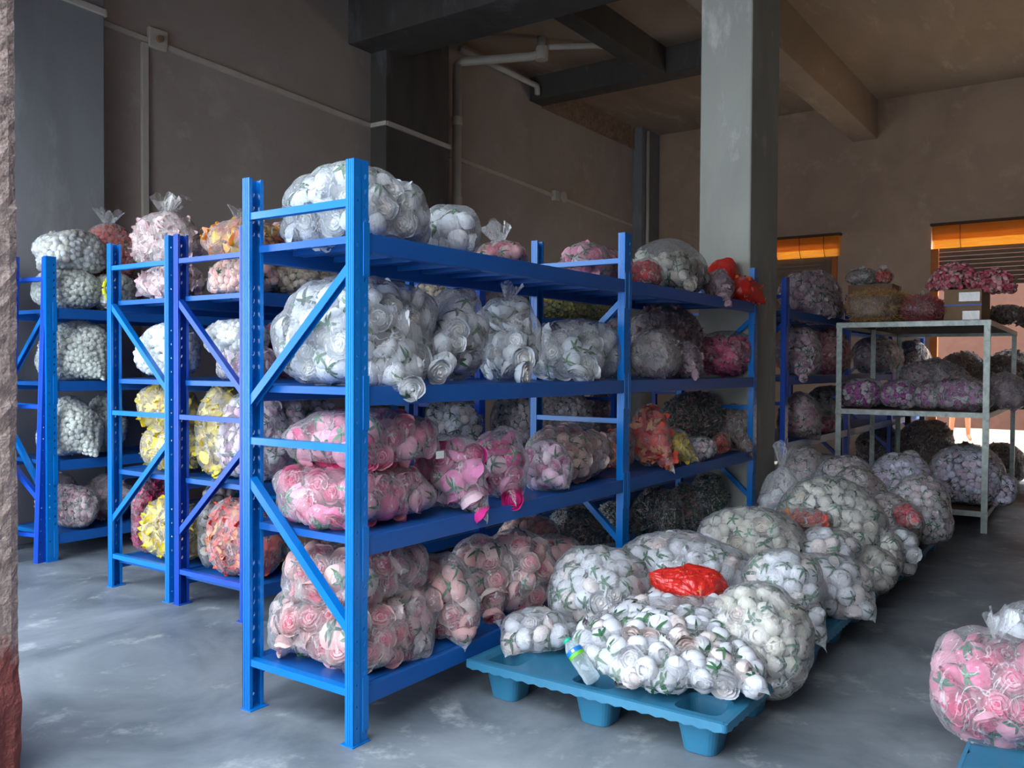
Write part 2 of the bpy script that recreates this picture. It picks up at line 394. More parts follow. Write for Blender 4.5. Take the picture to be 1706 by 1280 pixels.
p0 = at(60, 0, 1, 4.45); p1 = at(640, 214, 1, 4.45); p2 = at(1080, 378, 1, 4.45)
mb = MB()
yw = lambda x: 4.285 if x < 1.6 else (4.255 if 4.68 < x < 5.72 else 4.485)
pts = [(-.7, yw(0), p0[2]+.09), (1.6, yw(1.5), 3.98), (1.61, 4.485, 3.98), (4.67, 4.485, 3.85), (4.675, 4.255, 3.85), (5.72, 4.255, 3.81), (5.73, 4.485, 3.81), (10.70, 4.485, 3.60)]
for a, b in zip(pts[:-1], pts[1:]): mb.bar(a, b, .035, .045)
tag(mb.build('cable_conduit', 'pipe', bevel=.003), 'long grey cable conduit sloping across the left wall', 'conduit')
tag(MB().box(2.02, 2.075, 4.465, YL-.001, 0.9, 3.93).build('cable_conduit', 'pipe', bevel=.003), 'vertical cable conduit dropping down the wall under the small switch box', 'conduit')
tag(MB().tube([(10.9, 4.30, 1.5), (10.9, 4.30, 5.15)], .028, 10).build('cable_conduit', 'pipe', smooth=True), 'thin vertical conduit on the pilaster in the far left corner', 'conduit')
e = empty('switch_box', 'small square off-white junction box above the wall conduit', 'junction box', (2.16, 4.455, 3.99))
MB().box(-.085, .085, 0, .044, -.085, .085).build('cover_plate', 'pipe', e, bevel=.008)
MB().tube([(0, -.001, 0), (0, -.03, 0)], .028, 14).build('round_knob', 'card', e)
e = empty('switch_box', 'small off-white double junction box along the conduit near the far end', 'junction box', (8.38, 4.45, 3.70))
MB().box(-.10, .02, -.02, .05, -.07, .07).build('cover_plate', 'pipe', e, bevel=.008)
MB().tube([(.12, -.03, 0), (.12, .04, 0)], .08, 16).build('round_box', 'pipe', e)

# ------------------------------------------------------------------ racks
def perf(mb, x0, x1, z0, z1, y0, y1, zc, w, h, tilt=0):
    """A strip with one eight-sided hole per cell, as front and back skins joined by hole rims."""
    bounds = [z0]+[(a+b)/2 for a, b in zip(zc[:-1], zc[1:])]+[z1]; xm = (x0+x1)/2
    for i, c in enumerate(zc):
        a, b = bounds[i], bounds[i+1]
        O = [(x1, c), (x1, b), (xm, b), (x0, b), (x0, c), (x0, a), (xm, a), (x1, a)]
        H = []
        for k in range(8):
            t = k*math.pi/4; hx = w/2*math.cos(t); hz = h/2*math.sin(t); H.append((xm+hx+tilt*hz, c+hz))
        V = [(p[0], y0, p[1]) for p in O+H]+[(p[0], y1, p[1]) for p in O+H]; Fc = []
        for k in range(8):
            j = (k+1) % 8
            Fc += [(k, j, j+8, k+8), (k+16, k+24, j+24, j+16), (k+8, j+8, j+24, k+24)]
        mb.add(V, Fc)

PW, PD = .066, .042
def post_mesh(mat, H=2.0):
    m = MB(); t = .003
    perf(m, 0, .030, 0, H, 0, t, list(np.arange(.06, H-.02, .075)), .008, .010)
    m.box(.030, .034, .001, t+.001, 0, H)
    perf(m, .034, PW, 0, H, 0, t, list(np.arange(.045, H-.02, .05)), .009, .020, .25)
    for x0, x1 in ((0, t), (PW-t, PW)): m.box(x0, x1, t, PD, 0, H)
    m.box(t, .014, PD-t, PD, 0, H); m.box(PW-.014, PW-t, PD-t, PD, 0, H)
    for y in (.010, .020, .030): m.box(-.0015, 0, y-.002, y+.002, 0, H)
    return m.mesh('upright_post', mat)
POSTS = {}
def rack(label, origin, xs, levels, D=.59, mats=('blue', 'beam'), flip=False, bars=True, group=None):
    root = empty('storage_rack', label, 'rack', origin, group=group)
    pm, bmt = mats
    if pm not in POSTS: POSTS[pm] = post_mesh(pm)
    for x in xs:
        link('upright_post', POSTS[pm], root, (x, 0, 0))
        o = link('upright_post', POSTS[pm], root, (x, D, 0)); o.scale = (1, -1, 1)
        for y in (0, D-PD-.012):
            MB().box(x-.01, x+PW+.01, y-.006, y+PD+.012, 0, .004).build('foot_plate', pm, root)
        for z in (.18, 1.018, 1.856):
            MB().channel((x+.02, PD-.02, z), (x+.02, D-PD+.02, z), .032, .026, (1, 0, 0) if False else (0, 0, 1)).build('cross_bar', pm, root)
        a, b = (PD-.012, D-PD+.012) if not flip else (D-PD+.012, PD-.012)
        for p, q in (((x+.02, a, 1.64), (x+.02, b, 1.16)), ((x+.02, b, .87), (x+.02, a, .39))):
            MB().channel(p, q, .032, .03, (0, 0, 1)).build('diagonal_brace', pm, root)
    for x0, x1 in zip(xs[:-1], xs[1:]):
        for z in levels:
            for y0, y1, s in ((.002, .038, -1), (D-.038, D-.002, 1)):
                m = MB()
                m.prism([(y0, z-.068), (y1, z-.068), (y1, z-.006), (y0, z)] if s < 0 else [(y0, z-.068), (y1, z-.068), (y1, z), (y0, z-.006)], 0, x0+PW, x1)
                bmo = m.build('shelf_beam', bmt, root, bevel=.003)
                for xa, xb in ((x0+PW-.026, x0+PW+.004), (x1-.004, x1+.026)):
                    yy = (-.0035, 0) if s < 0 else (D, D+.0035)
                    MB().box(xa, xb, yy[0], yy[1], z-.15, z+.035).build('end_plate', pm, bmo, bevel=.001)
            m = MB(); xa, xb = x0+.045, x1+.02; n = 5; wdt = (xb-xa)/n
            for k in range(n):
                m.box(xa+k*wdt+.001, xa+(k+1)*wdt-.001, .04, D-.04, z-.009, z-.006)
                m.box(xa+k*wdt+.001, xa+k*wdt+.004, .04, D-.04, z-.032, z-.009)
                m.box(xa+(k+1)*wdt-.004, xa+(k+1)*wdt-.001, .04, D-.04, z-.032, z-.009)
                m.box(xa+(k+.5)*wdt-.03, xa+(k+.5)*wdt+.03, .042, D-.042, z-.028, z-.009)
            m.build('shelf_panel', bmt, root)
    return root

LA = (.194, .712, 1.232, 1.757)
LB = (.17, .69, 1.22, 1.675)
LD = (.175, .66, 1.185, 1.667)
BAY = 1.945
rack('bright blue steel rack closest to the camera, four shelves of bagged roses', (0, 0, 0), [0, BAY, 2*BAY], LA)
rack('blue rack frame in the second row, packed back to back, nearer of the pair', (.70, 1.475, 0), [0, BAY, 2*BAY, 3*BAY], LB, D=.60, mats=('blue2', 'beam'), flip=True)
rack('blue rack whose end frame stands left of the deeper blue one, yellow petal bags inside', (.70, 2.115, 0), [0, BAY], LB, D=.61, mats=('blue', 'beam'), flip=True)
rack('blue rack along the left wall, furthest left, holding small white blossom bags', (.80, 3.61, 0), [0, BAY, 2*BAY], LD, mats=('blue', 'beam'))
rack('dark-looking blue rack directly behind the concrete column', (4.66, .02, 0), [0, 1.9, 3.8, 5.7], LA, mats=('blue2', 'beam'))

def spare_frame(label, x, y, lean, rz):
    root = empty('rack_frame', label, 'rack frame', (x, y, 0), rz)
    root.rotation_euler = (0, lean, rz)
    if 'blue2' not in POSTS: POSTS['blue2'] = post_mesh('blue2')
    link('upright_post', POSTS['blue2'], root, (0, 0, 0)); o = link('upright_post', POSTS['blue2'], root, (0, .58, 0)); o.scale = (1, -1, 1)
    for z in (.18, 1.018, 1.856): MB().channel((.02, .03, z), (.02, .55, z), .032, .026, (0, 0, 1)).build('cross_bar', 'blue2', root)
    MB().channel((.02, .03, .42), (.02, .55, .85), .032, .03, (0, 0, 1)).build('diagonal_brace', 'blue2', root)
p = at(66, 938, 2, 0)
ROT = math.radians
spare_frame('spare blue end frame leaning beside the left rack, nearer one', p[0]-.02, p[1]-.02, ROT(2.2), ROT(14))
spare_frame('spare blue end frame leaning at far left, tucked behind the other', p[0]-.16, p[1]+.12, ROT(2.0), ROT(20))

# ------------------------------------------------------------------ pallets
def pallet(label, x0, y0, S=(1.04, 1.04), H=.15):
    root = empty('plastic_pallet', label, 'pallet', (x0, y0, 0))
    sx, sy = S; nx = ny = 3; mg = .0
    N = 24
    m = MB()
    cx = [.115, sx/2, sx-.115]; cy = [.115, sy/2, sy-.115]
    bx = [0, (cx[0]+cx[1])/2, (cx[1]+cx[2])/2, sx]; by = [0, (cy[0]+cy[1])/2, (cy[1]+cy[2])/2, sy]
    def rrect(w, h, r):
        P = []
        for q in range(4):
            for k in range(6):
                a = q*math.pi/2+k/5*math.pi/2
                ox, oy = ((w/2-r), (h/2-r)) if q == 0 else (-(w/2-r), (h/2-r)) if q == 1 else (-(w/2-r), -(h/2-r)) if q == 2 else ((w/2-r), -(h/2-r))
                P.append((ox+r*math.cos(a), oy+r*math.sin(a)))
        return P
    for i in range(3):
        for j in range(3):
            c = (cx[i], cy[j]); hole = rrect(.17, .17, .035)
            outer = []
            for px, py in hole:          # push each hole point out to the cell's border
                q = max(abs(px)/(.085), abs(py)/(.085)); ux, uy = px/q/.085, py/q/.085
                X = c[0]+(ux*(bx[i+1]-c[0]) if ux > 0 else ux*(c[0]-bx[i])); Y = c[1]+(uy*(by[j+1]-c[1]) if uy > 0 else uy*(c[1]-by[j]))
                outer.append((X, Y, H))
            rings = [outer, [(c[0]+x, c[1]+y, H) for x, y in hole]]
            for w, z, r in ((.158, H-.012, .034), (.135, .07, .034), (.112, .004, .03), (.10, .0, .03)):
                rings.append([(c[0]+x, c[1]+y, z) for x, y in rrect(w, w, r)])
            n0 = len(m.v); V = [p for rg in rings for p in rg]; R = len(rings)
            Fc = [(a*N+k, a*N+(k+1) % N, (a+1)*N+(k+1) % N, (a+1)*N+k) for a in range(R-1) for k in range(N)]
            Fc.append(tuple(range((R-1)*N, R*N)))
            m.add(V, Fc)
    o = m.build('deck_with_feet', 'pallet', root)
    bm = bmesh.new(); bm.from_mesh(o.data); bmesh.ops.remove_doubles(bm, verts=bm.verts, dist=1e-5); bmesh.ops.recalc_face_normals(bm, faces=bm.faces)
    bm.to_mesh(o.data); bm.free()
    md = o.modifiers.new('thickness', 'SOLIDIFY'); md.thickness = .006; md.offset = 0
    for pl in o.data.polygons: pl.use_smooth = False
    # turned-down scalloped rim
    m = MB(); e = .012; zt = H+.004
    def rim(pa, pb, nrm):
        n = 40; V = []; Fc = []
        for k in range(n+1):
            t = k/n; x = pa[0]+(pb[0]-pa[0])*t; y = pa[1]+(pb[1]-pa[1])*t; dz = .006*(k % 2)
            V += [(x, y, zt), (x+nrm[0]*e, y+nrm[1]*e, zt-.003), (x+nrm[0]*e*1.3, y+nrm[1]*e*1.3, zt-.028-dz), (x+nrm[0]*e*.5, y+nrm[1]*e*.5, zt-.028-dz), (x, y, zt-.012)]
        for k in range(n):
            for a in range(5): Fc.append((k*5+a, k*5+(a+1) % 5, (k+1)*5+(a+1) % 5, (k+1)*5+a))
        Fc += [(4, 3, 2, 1, 0), tuple(n*5+a for a in range(5))]
        m.add(V, Fc)
    rim((0, 0), (sx, 0), (0, -1)); rim((sx, 0), (sx, sy), (1, 0)); rim((sx, sy), (0, sy), (0, 1)); rim((0, sy), (0, 0), (-1, 0))
    for x in (0, sx):
        for y in (0, sy): m.tube([(x, y, zt-.03), (x, y, zt-.003)], .014, 14)
    m.build('rim', 'pallet', root)
    return root
PZ = .156
pallet('blue plastic nine-foot pallet at the near end of the row, its corner foot in front', .585, -1.085)
pallet('blue plastic pallet second from the camera, hidden under white bags', 1.66, -1.09)
pallet('blue plastic pallet third along the row, under the drooping white bags', 2.735, -1.09)
pallet('blue plastic pallet at the far end of the row, dark edge above the floor', 3.81, -1.10)
pallet('blue plastic pallet corner at the lower right under the pink bag', .50, -2.80)

# ------------------------------------------------------------------ flowers
def cube_sphere(n):
    t = np.tan(np.linspace(-1, 1, n+1)*math.pi/4); key = {}; V = []; Q = []
    for ax in range(3):
        for sg in (-1, 1):
            idx = np.empty((n+1, n+1), int)
            for i in range(n+1):
                for j in range(n+1):
                    p = [0, 0, 0]; p[ax] = sg; p[(ax+1) % 3] = t[i]; p[(ax+2) % 3] = t[j]*sg
                    k = tuple(round(c*1e4) for c in p)
                    if k not in key: key[k] = len(V); V.append(p)
                    idx[i, j] = key[k]
            for i in range(n):
                for j in range(n): Q.append((idx[i, j], idx[i+1, j], idx[i+1, j+1], idx[i, j+1]))
    V = np.array(V, float); V /= np.linalg.norm(V, axis=1)[:, None]
    return V, np.array(Q)
CS = {n: cube_sphere(n) for n in (3, 5, 10, 16, 24, 32)}

def petal_ring(n, prof, spread, ph, nu, tag0, rg, wav=.05):
    Vs, Qs, T = [], [], []; off = 0; nv = len(prof)
    for k in range(n):
        a0 = ph+2*math.pi*k/n
        for j, (r, z) in enumerate(prof):
            fr = j/(nv-1); sp = spread*(.55+.6*math.sin(math.pi*(.18+.62*fr)))
            for i in range(nu):
                s = i/(nu-1)*2-1; a = a0+s*sp/2
                rr = r*(1+.05*k/n-.06*s*s*fr) + (.05*(s > 0)) + rg.normal(0, wav*.25)*fr
                zz = z-.16*s*s*fr + rg.normal(0, wav*.4)*fr
                Vs.append((rr*math.cos(a), rr*math.sin(a), zz)); T.append(tag0-.12*fr)
        for j in range(nv-1):
            for i in range(nu-1):
                q = off+j*nu+i; Qs.append((q, q+1, q+nu+1, q+nu))
        off += nv*nu
    return np.array(Vs), np.array(Qs), np.array(T)

def calyx(zb, rr, n=5, L=1.0, rg=None):
    V, Q, T = [], [], []
    for k in range(n):
        a = 2*math.pi*k/n+.2; b = len(V); ln = L*(.58+.36*rg.random()); tw = (rg.random()-.5)*1.3; a += (rg.random()-.5)*.7
        for j, (r, w) in enumerate(((.06, .10), (.40*ln, .13), (.82*ln, .10), (1.2*ln, .02))):
            aa = a+tw*r; z = zb+(r/rr)**2*.42-.13+.08*(j == 3); c, s = math.cos(aa), math.sin(aa)
            V += [(r*c-w*s, r*s+w*c, z), (r*c+w*s, r*s-w*c, z)]; T += [2, 2]
        for j in range(3): q = b+2*j; Q.append((q, q+1, q+3, q+2))
    b = len(V)
    for z, r in ((zb-.03, .16), (zb-.22, .12)):
        for k in range(6): V.append((r*math.cos(k*math.pi/3), r*math.sin(k*math.pi/3), z)); T.append(2)
    for k in range(6): Q.append((b+k, b+(k+1) % 6, b+6+(k+1) % 6, b+6+k))
    Q += [(b+6, b+7, b+8, b+9), (b+9, b+10, b+11, b+6)]
    return np.array(V), np.array(Q), np.array(T)

def merge(parts):
    V, Q, T, o = [], [], [], 0
    for v, q, t in parts: V.append(v); Q.append(q+o); T.append(t); o += len(v)
    return np.vstack(V), np.vstack(Q), np.concatenate(T)

def make_rose(seed, green=True, hi=True):
    g = np.random.default_rng(seed); nu = 6 if hi else 4
    P = []
    outer = [(.20, -.55), (.62, -.42), (.88, -.08), (.95, .22), (1.02, .36)] if hi else [(.25, -.52), (.85, -.15), (1.0, .30)]
    mid = [(.35, -.35), (.66, 0), (.72, .30), (.76, .42)] if hi else [(.4, -.3), (.72, .36)]
    mi2 = [(.26, -.2), (.47, .16), (.52, .42), (.55, .48)] if hi else [(.3, -.1), (.48, .44)]
    inn = [(.14, 0), (.28, .28), (.31, .50)] if hi else [(.15, 0), (.28, .46)]
    P.append(petal_ring(5, outer, 1.75, g.random()*6, nu, .15, g))
    P.append(petal_ring(5, mid, 1.65, g.random()*6, nu, .55, g))
    P.append(petal_ring(4, mi2, 1.9, g.random()*6, nu, .90, g))
    P.append(petal_ring(3, inn, 2.3, g.random()*6, nu, 1.1, g))
    v, q = CS[3]; P.append((v*[.17, .17, .24]+[0, 0, .26], q, np.full(len(v), 1.0)))
    v, q = CS[3]; P.append((v*[.80, .80, .40]+[0, 0, -.10], q, np.full(len(v), .35)))
    if green: P.append(calyx(-.55, .95, rg=g))
    return merge(P)

def make_bud(seed, hi=True, green=True):                     # a closed round head, as seen from its back
    g = np.random.default_rng(seed); nu = 6 if hi else 4; P = []
    prof = [(.22, -.66), (.66, -.52), (.90, -.12), (.90, .30), (.74, .55)] if hi else [(.3, -.6), (.9, -.15), (.85, .42)]
    P.append(petal_ring(4, prof, 2.2, g.random()*6, nu+1, .12, g, .11))
    P.append(petal_ring(3, [(r*.9, z+.05) for r, z in prof[1:]]+[(.4, .68)], 2.7, g.random()*6, nu, .30, g))
    P.append(petal_ring(4, [(.40, .1), (.50, .5), (.42, .66)], 1.9, g.random()*6, 4, .6, g))
    v, q = CS[3]; P.append((v*[.82, .82, .55]+[0, 0, -.03], q, np.full(len(v), .3)))
    if green: P.append(calyx(-.66, .9, rg=g))
    return merge(P)

def make_puff(seed):
    g = np.random.default_rng(seed); v, q = CS[3]; r = 1+g.normal(0, .10, len(v)); return v*r[:, None]*[1, 1, .8], q, .5+g.normal(0, .2, len(v))
def make_bulb(seed):
    g = np.random.default_rng(seed); P = []
    P.append(petal_ring(3, [(.12, -.95), (.62, -.45), (.70, .15), (.30, .85)], 2.6, g.random()*6, 5, .2, g, .03))
    v, q = CS[3]; P.append((v*[.55, .55, .8], q, np.full(len(v), .5)))
    P.append(calyx(-.95, 1.2, L=.55, rg=g))
    return merge(P)
def make_petal(seed):
    g = np.random.default_rng(seed); P = []
    for k in range(3):
        V = []; Q = []; a = g.random()*6; c, s = math.cos(a), math.sin(a); b = g.normal(0, .25, 3)
        for i in range(4):
            for j in range(5):
                x = (i/3*2-1)*math.sin(math.pi*(.12+.8*j/4))*.6; y = j/4*2-1; z = .35*x*x+.3*y*y*b[0]*3+.1*g.normal()
                V.append((x*c-y*s+b[1], x*s+y*c+b[2], z+k*.25-.25))
        for i in range(3):
            for j in range(4): q = i*5+j; Q.append((q, q+1, q+6, q+5))
        P.append((np.array(V), np.array(Q), np.full(20, .15+.35*k)))
    return merge(P)
def make_straw(seed):
    g = np.random.default_rng(seed+50); P = []
    for k in range(7):
        a = g.random()*6.28; b = g.normal(0, .4, 3); cv = g.normal(0, .35); V = []
        for j in range(4):
            t = j/3*2-1; th = a+cv*t; c = b+np.array([math.cos(th)*t*1.5, math.sin(th)*t*1.5, .3*g.normal()*t])
            n_ = np.array([-math.sin(th), math.cos(th), 0])
            for sx, sz in ((-1, 0), (0, 1), (1, 0), (0, -1)): V.append(c+n_*sx*.09+np.array([0, 0, sz*.09]))
        Q = [(j*4+i, j*4+(i+1) % 4, j*4+4+(i+1) % 4, j*4+4+i) for j in range(3) for i in range(4)]
        P.append((np.array(V), np.array(Q), np.full(16, k/6)))
    return merge(P)
def make_stick(seed):
    g = np.random.default_rng(seed); P = []
    for k in range(5):
        a = g.random()*6.28; b = g.normal(0, .35, 3); d = np.array([math.cos(a), math.sin(a), g.normal()*.3]); d /= np.linalg.norm(d)
        p = np.array([-d[1], d[0], 0]); w = .11; u = np.cross(d, p); V = []
        for t in (-1, 1):
            for sx, sy in ((-1, -1), (1, -1), (1, 1), (-1, 1)): V.append(b+d*t*.75+p*sx*w+u*sy*w)
        Q = [(0, 1, 2, 3), (7, 6, 5, 4)]+[(i, i+4, (i+1) % 4+4, (i+1) % 4) for i in range(4)]
        P.append((np.array(V), np.array(Q), np.full(8, (0.0, .5, 1.0, 2.0, 1.0)[k])))
    return merge(P)

PROTO = {
    'rose_bare': [make_rose(s, False) for s in range(6)], 'rose_lo_bare': [make_rose(s, False, False) for s in range(6)],
    'bud_bare': [make_bud(s, True, False) for s in range(6)], 'bud_lo_bare': [make_bud(s, False, False) for s in range(6)],
    'rose': [make_rose(s) for s in range(6)], 'rose_lo': [make_rose(s, True, False) for s in range(6)],
    'bud': [make_bud(s) for s in range(6)], 'bud_lo': [make_bud(s, False) for s in range(6)],
    'puff': [make_puff(s) for s in range(5)], 'bulb': [make_bulb(s) for s in range(5)],
    'petal': [make_petal(s) for s in range(6)], 'stick': [make_stick(s) for s in range(6)], 'straw': [make_straw(s) for s in range(6)],
}
GREEN = [lin('3f6b4c'), lin('2f5640'), lin('5a8062')]
# style: prototype, radius, [(outer colour, inner colour, weight)...], share that faces outwards
STY = {
    'white_rose': ('rose', .049, [(lin('dfe4ea'), lin('e4e6e4'), 1), (lin('d6dfe8'), lin('e8e4de'), .5)], .45),
    'white_bud': ('bud', .046, [(lin('d0d2d9'), lin('dad4d2'), 1), (lin('dacfcd'), lin('dcc4be'), .35)], .35),
    'cream_bud': ('bud', .043, [(lin('cbc8bc'), lin('d6c8b6'), 1), (lin('d2d0c8'), lin('dcc8be'), .6)], .4),
    'pinkwhite_bud': ('bud', .034, [(lin('dcc8cc'), lin('e8d0d0'), 1), (lin('e6dfe6'), lin('e8dde0'), 1)], .35),
    'lilac_bud': ('bud', .034, [(lin('dcd6ea'), lin('e6dcec'), 1), (lin('d8c2d4'), lin('e0c8dc'), .5)], .35),
    'pale_rose': ('rose', .050, [(lin('e6bcb8'), lin('d85476'), 1), (lin('e4d4ce'), lin('e08c9c'), .9), (lin('dcb2b0'), lin('d04468'), .4)], .6),
    'peach_rose': ('rose', .044, [(lin('d8b8aa'), lin('c8807c'), 1), (lin('dcc4b8'), lin('d08e88'), .8)], .5),
    'hot_rose': ('rose', .048, [(lin('dc3a92'), lin('c2186c'), 1), (lin('e08cba'), lin('cc3886'), .7), (lin('e2c8d2'), lin('d8609a'), .5)], .65),
    'pink_rose': ('rose', .049, [(lin('e07a9e'), lin('cc2c68'), 1), (lin('e6a8bc'), lin('da4c80'), .9)], .55),
    'mix_rose': ('rose', .036, [(lin('e8c8dc'), lin('d868a8'), 1), (lin('ecdce6'), lin('d050a0'), .7)], .5),
    'pinkwhite_rose': ('rose', .034, [(lin('e2d0da'), lin('dca8be'), 1), (lin('d8b4c6'), lin('d090b0'), .6), (lin('eae4ea'), lin('e6d0da'), .5)], .4),
    'rosy_rose': ('rose', .040, [(lin('d87888'), lin('d05070'), 1), (lin('e4b0b2'), lin('d87080'), .8)], .55),
    'red_rose': ('rose', .036, [(lin('cc2030'), lin('b81828'), 1)], .5),
    'magenta': ('petal', .032, [(lin('d83a78'), lin('e85a90'), 1), (lin('c02858'), lin('e080a0'), .6)], .5),
    'coral': ('petal', .038, [(lin('ea4a44'), lin('f06a58'), 1), (lin('ee7a5c'), lin('f0b070'), .4)], .5),
    'red_petal': ('petal', .036, [(lin('d04440'), lin('e06a50'), 1), (lin('d8644c'), lin('e8a050'), .5)], .5),
    'yellow': ('petal', .040, [(lin('efd63a'), lin('f4e468'), 1), (lin('e8c820'), lin('f2dc48'), .8)], .5),
    'orange_yellow': ('petal', .042, [(lin('f08248'), lin('f6bc38'), 1), (lin('f29a80'), lin('f6c870'), 1), (lin('f0c828'), lin('f4dc50'), .6)], .5),
    'palepink_petal': ('petal', .036, [(lin('ecc8c8'), lin('f0dcd8'), 1), (lin('e8b8c0'), lin('f0d4d4'), .6)], .5),
    'peach_bulb': ('bulb', .034, [(lin('f0c0ac'), lin('f4dcc0'), 1), (lin('eea89c'), lin('f2d6c8'), .7)], .5),
    'cream_bulb': ('bulb', .028, [(lin('ece0c8'), lin('e8d8b0'), 1), (lin('e8d2c0'), lin('d8d0a0'), .5)], .5),
    'olive_bulb': ('bulb', .028, [(lin('d8d060'), lin('c8c050'), 1), (lin('b8b460'), lin('d8d68a'), .5)], .5),
    'white_puff': ('puff', .020, [(lin('e8ece4'), lin('e0e6da'), 1), (lin('dde4d4'), lin('f0f2ee'), .6)], .5),
    'white_bulb': ('puff', .026, [(lin('e6e8e8'), lin('dde2e0'), 1), (lin('e2ded6'), lin('d8d6c8'), .4)], .5),
    'red_puff': ('bulb', .026, [(lin('d8442e'), lin('e0803c'), 1), (lin('cc3028'), lin('d86048'), .8)], .5),
    'stem_pink': ('stick', .030, [(lin('d8b0a8'), lin('3f5540'), 1), (lin('b06060'), lin('c8b4a8'), .6), (lin('4a6040'), lin('38503a'), .8)], .5),
    'stem_dark': ('stick', .028, [(lin('b8a89a'), lin('3c4a40'), 1), (lin('4a4a48'), lin('303a34'), 1.4), (lin('8a6460'), lin('5a5650'), .7)], .5),
    'stem_green': ('stick', .028, [(lin('c8c0a8'), lin('2f5a3a'), 1), (lin('3a6044'), lin('2c4a34'), 1.4)], .5),
    'straw': ('straw', .026, [(lin('c89a62'), lin('d8b47c'), 1), (lin('b87858'), lin('d0a070'), .6)], .5),
    'red_straw': ('straw', .026, [(lin('b84a50'), lin('d07a70'), 1), (lin('c87880'), lin('a03040'), .7)], .5),
    'brown_mix': ('petal', .034, [(lin('7a5a54'), lin('8a6a60'), 1), (lin('6a5048'), lin('946e68'), .8)], .5),
    'mauve': ('petal', .036, [(lin('a08088'), lin('b090a0'), 1), (lin('8a6a74'), lin('b89aa2'), .8)], .5),
    'purple_rose': ('rose', .032, [(lin('b850a4'), lin('a02c90'), 1), (lin('cc94c4'), lin('b048a4'), .8), (lin('d8c8d4'), lin('c090b4'), .6)], .45),
    'dusty_rose': ('rose', .036, [(lin('c09aa2'), lin('b06a80'), 1), (lin('d0b4b6'), lin('b88088'), .8)], .45),
    'blush_petal': ('petal', .036, [(lin('e0c0c4'), lin('ecd8da'), 1), (lin('c898a4'), lin('e0c0c8'), .7)], .5),
    'grey_petal': ('petal', .036, [(lin('a8a8aa'), lin('c4c2c2'), 1), (lin('b49ea0'), lin('c8b8b8'), .6)], .5),
}

def contents(name, style, pts, nrm, rg, lo, parent, keepn=None, rs=1.0):
    base, R, pal, face = STY[style]
    key = base+'_lo' if lo and base+'_lo' in PROTO else base
    protos = PROTO[key]; R = R*rs; bare = PROTO.get(key+'_bare', protos)
    wts = np.array([p[2] for p in pal]); wts = wts/wts.sum()
    Vs, Qs, Cs, off = [], [], [], 0
    for p, n in zip(pts, nrm):
        pr_ = protos if rg.random() < .68 else bare
        if base == 'bud' and rg.random() < .28: pr_ = PROTO[key.replace('bud', 'rose')]
        v, q, t = pr_[rg.integers(len(pr_))]
        if base in ('rose', 'bud'):
            ax = n*(1 if rg.random() < face else -1)+rg.normal(0, .42, 3)
        else:
            ax = n*.5+rg.normal(0, .8, 3)
        ax = ax/(np.linalg.norm(ax)+1e-9); a = np.cross(ax, rg.normal(0, 1, 3)); a /= np.linalg.norm(a)+1e-9; b = np.cross(ax, a)
        s = R*rg.uniform(.86, 1.14)
        Vs.append(s*(v[:, :1]*a+v[:, 1:2]*b+v[:, 2:3]*ax)+p)
        co = pal[rg.choice(len(pal), p=wts)]; o_, i_ = np.array(co[0]), np.array(co[1])
        tt = np.clip(t, 0, 1)[:, None]; c = o_*(1-tt)+i_*tt
        c = c*rg.uniform(.9, 1.06)
        c[t > 1.5] = GREEN[rg.integers(3)]
        Cs.append(np.clip(c, 0, .92)); Qs.append(q+off); off += len(v)
    if not Vs: return None
    return link(name, np_mesh(name, np.vstack(Vs), np.vstack(Qs), 'flowers', np.vstack(Cs)), parent)

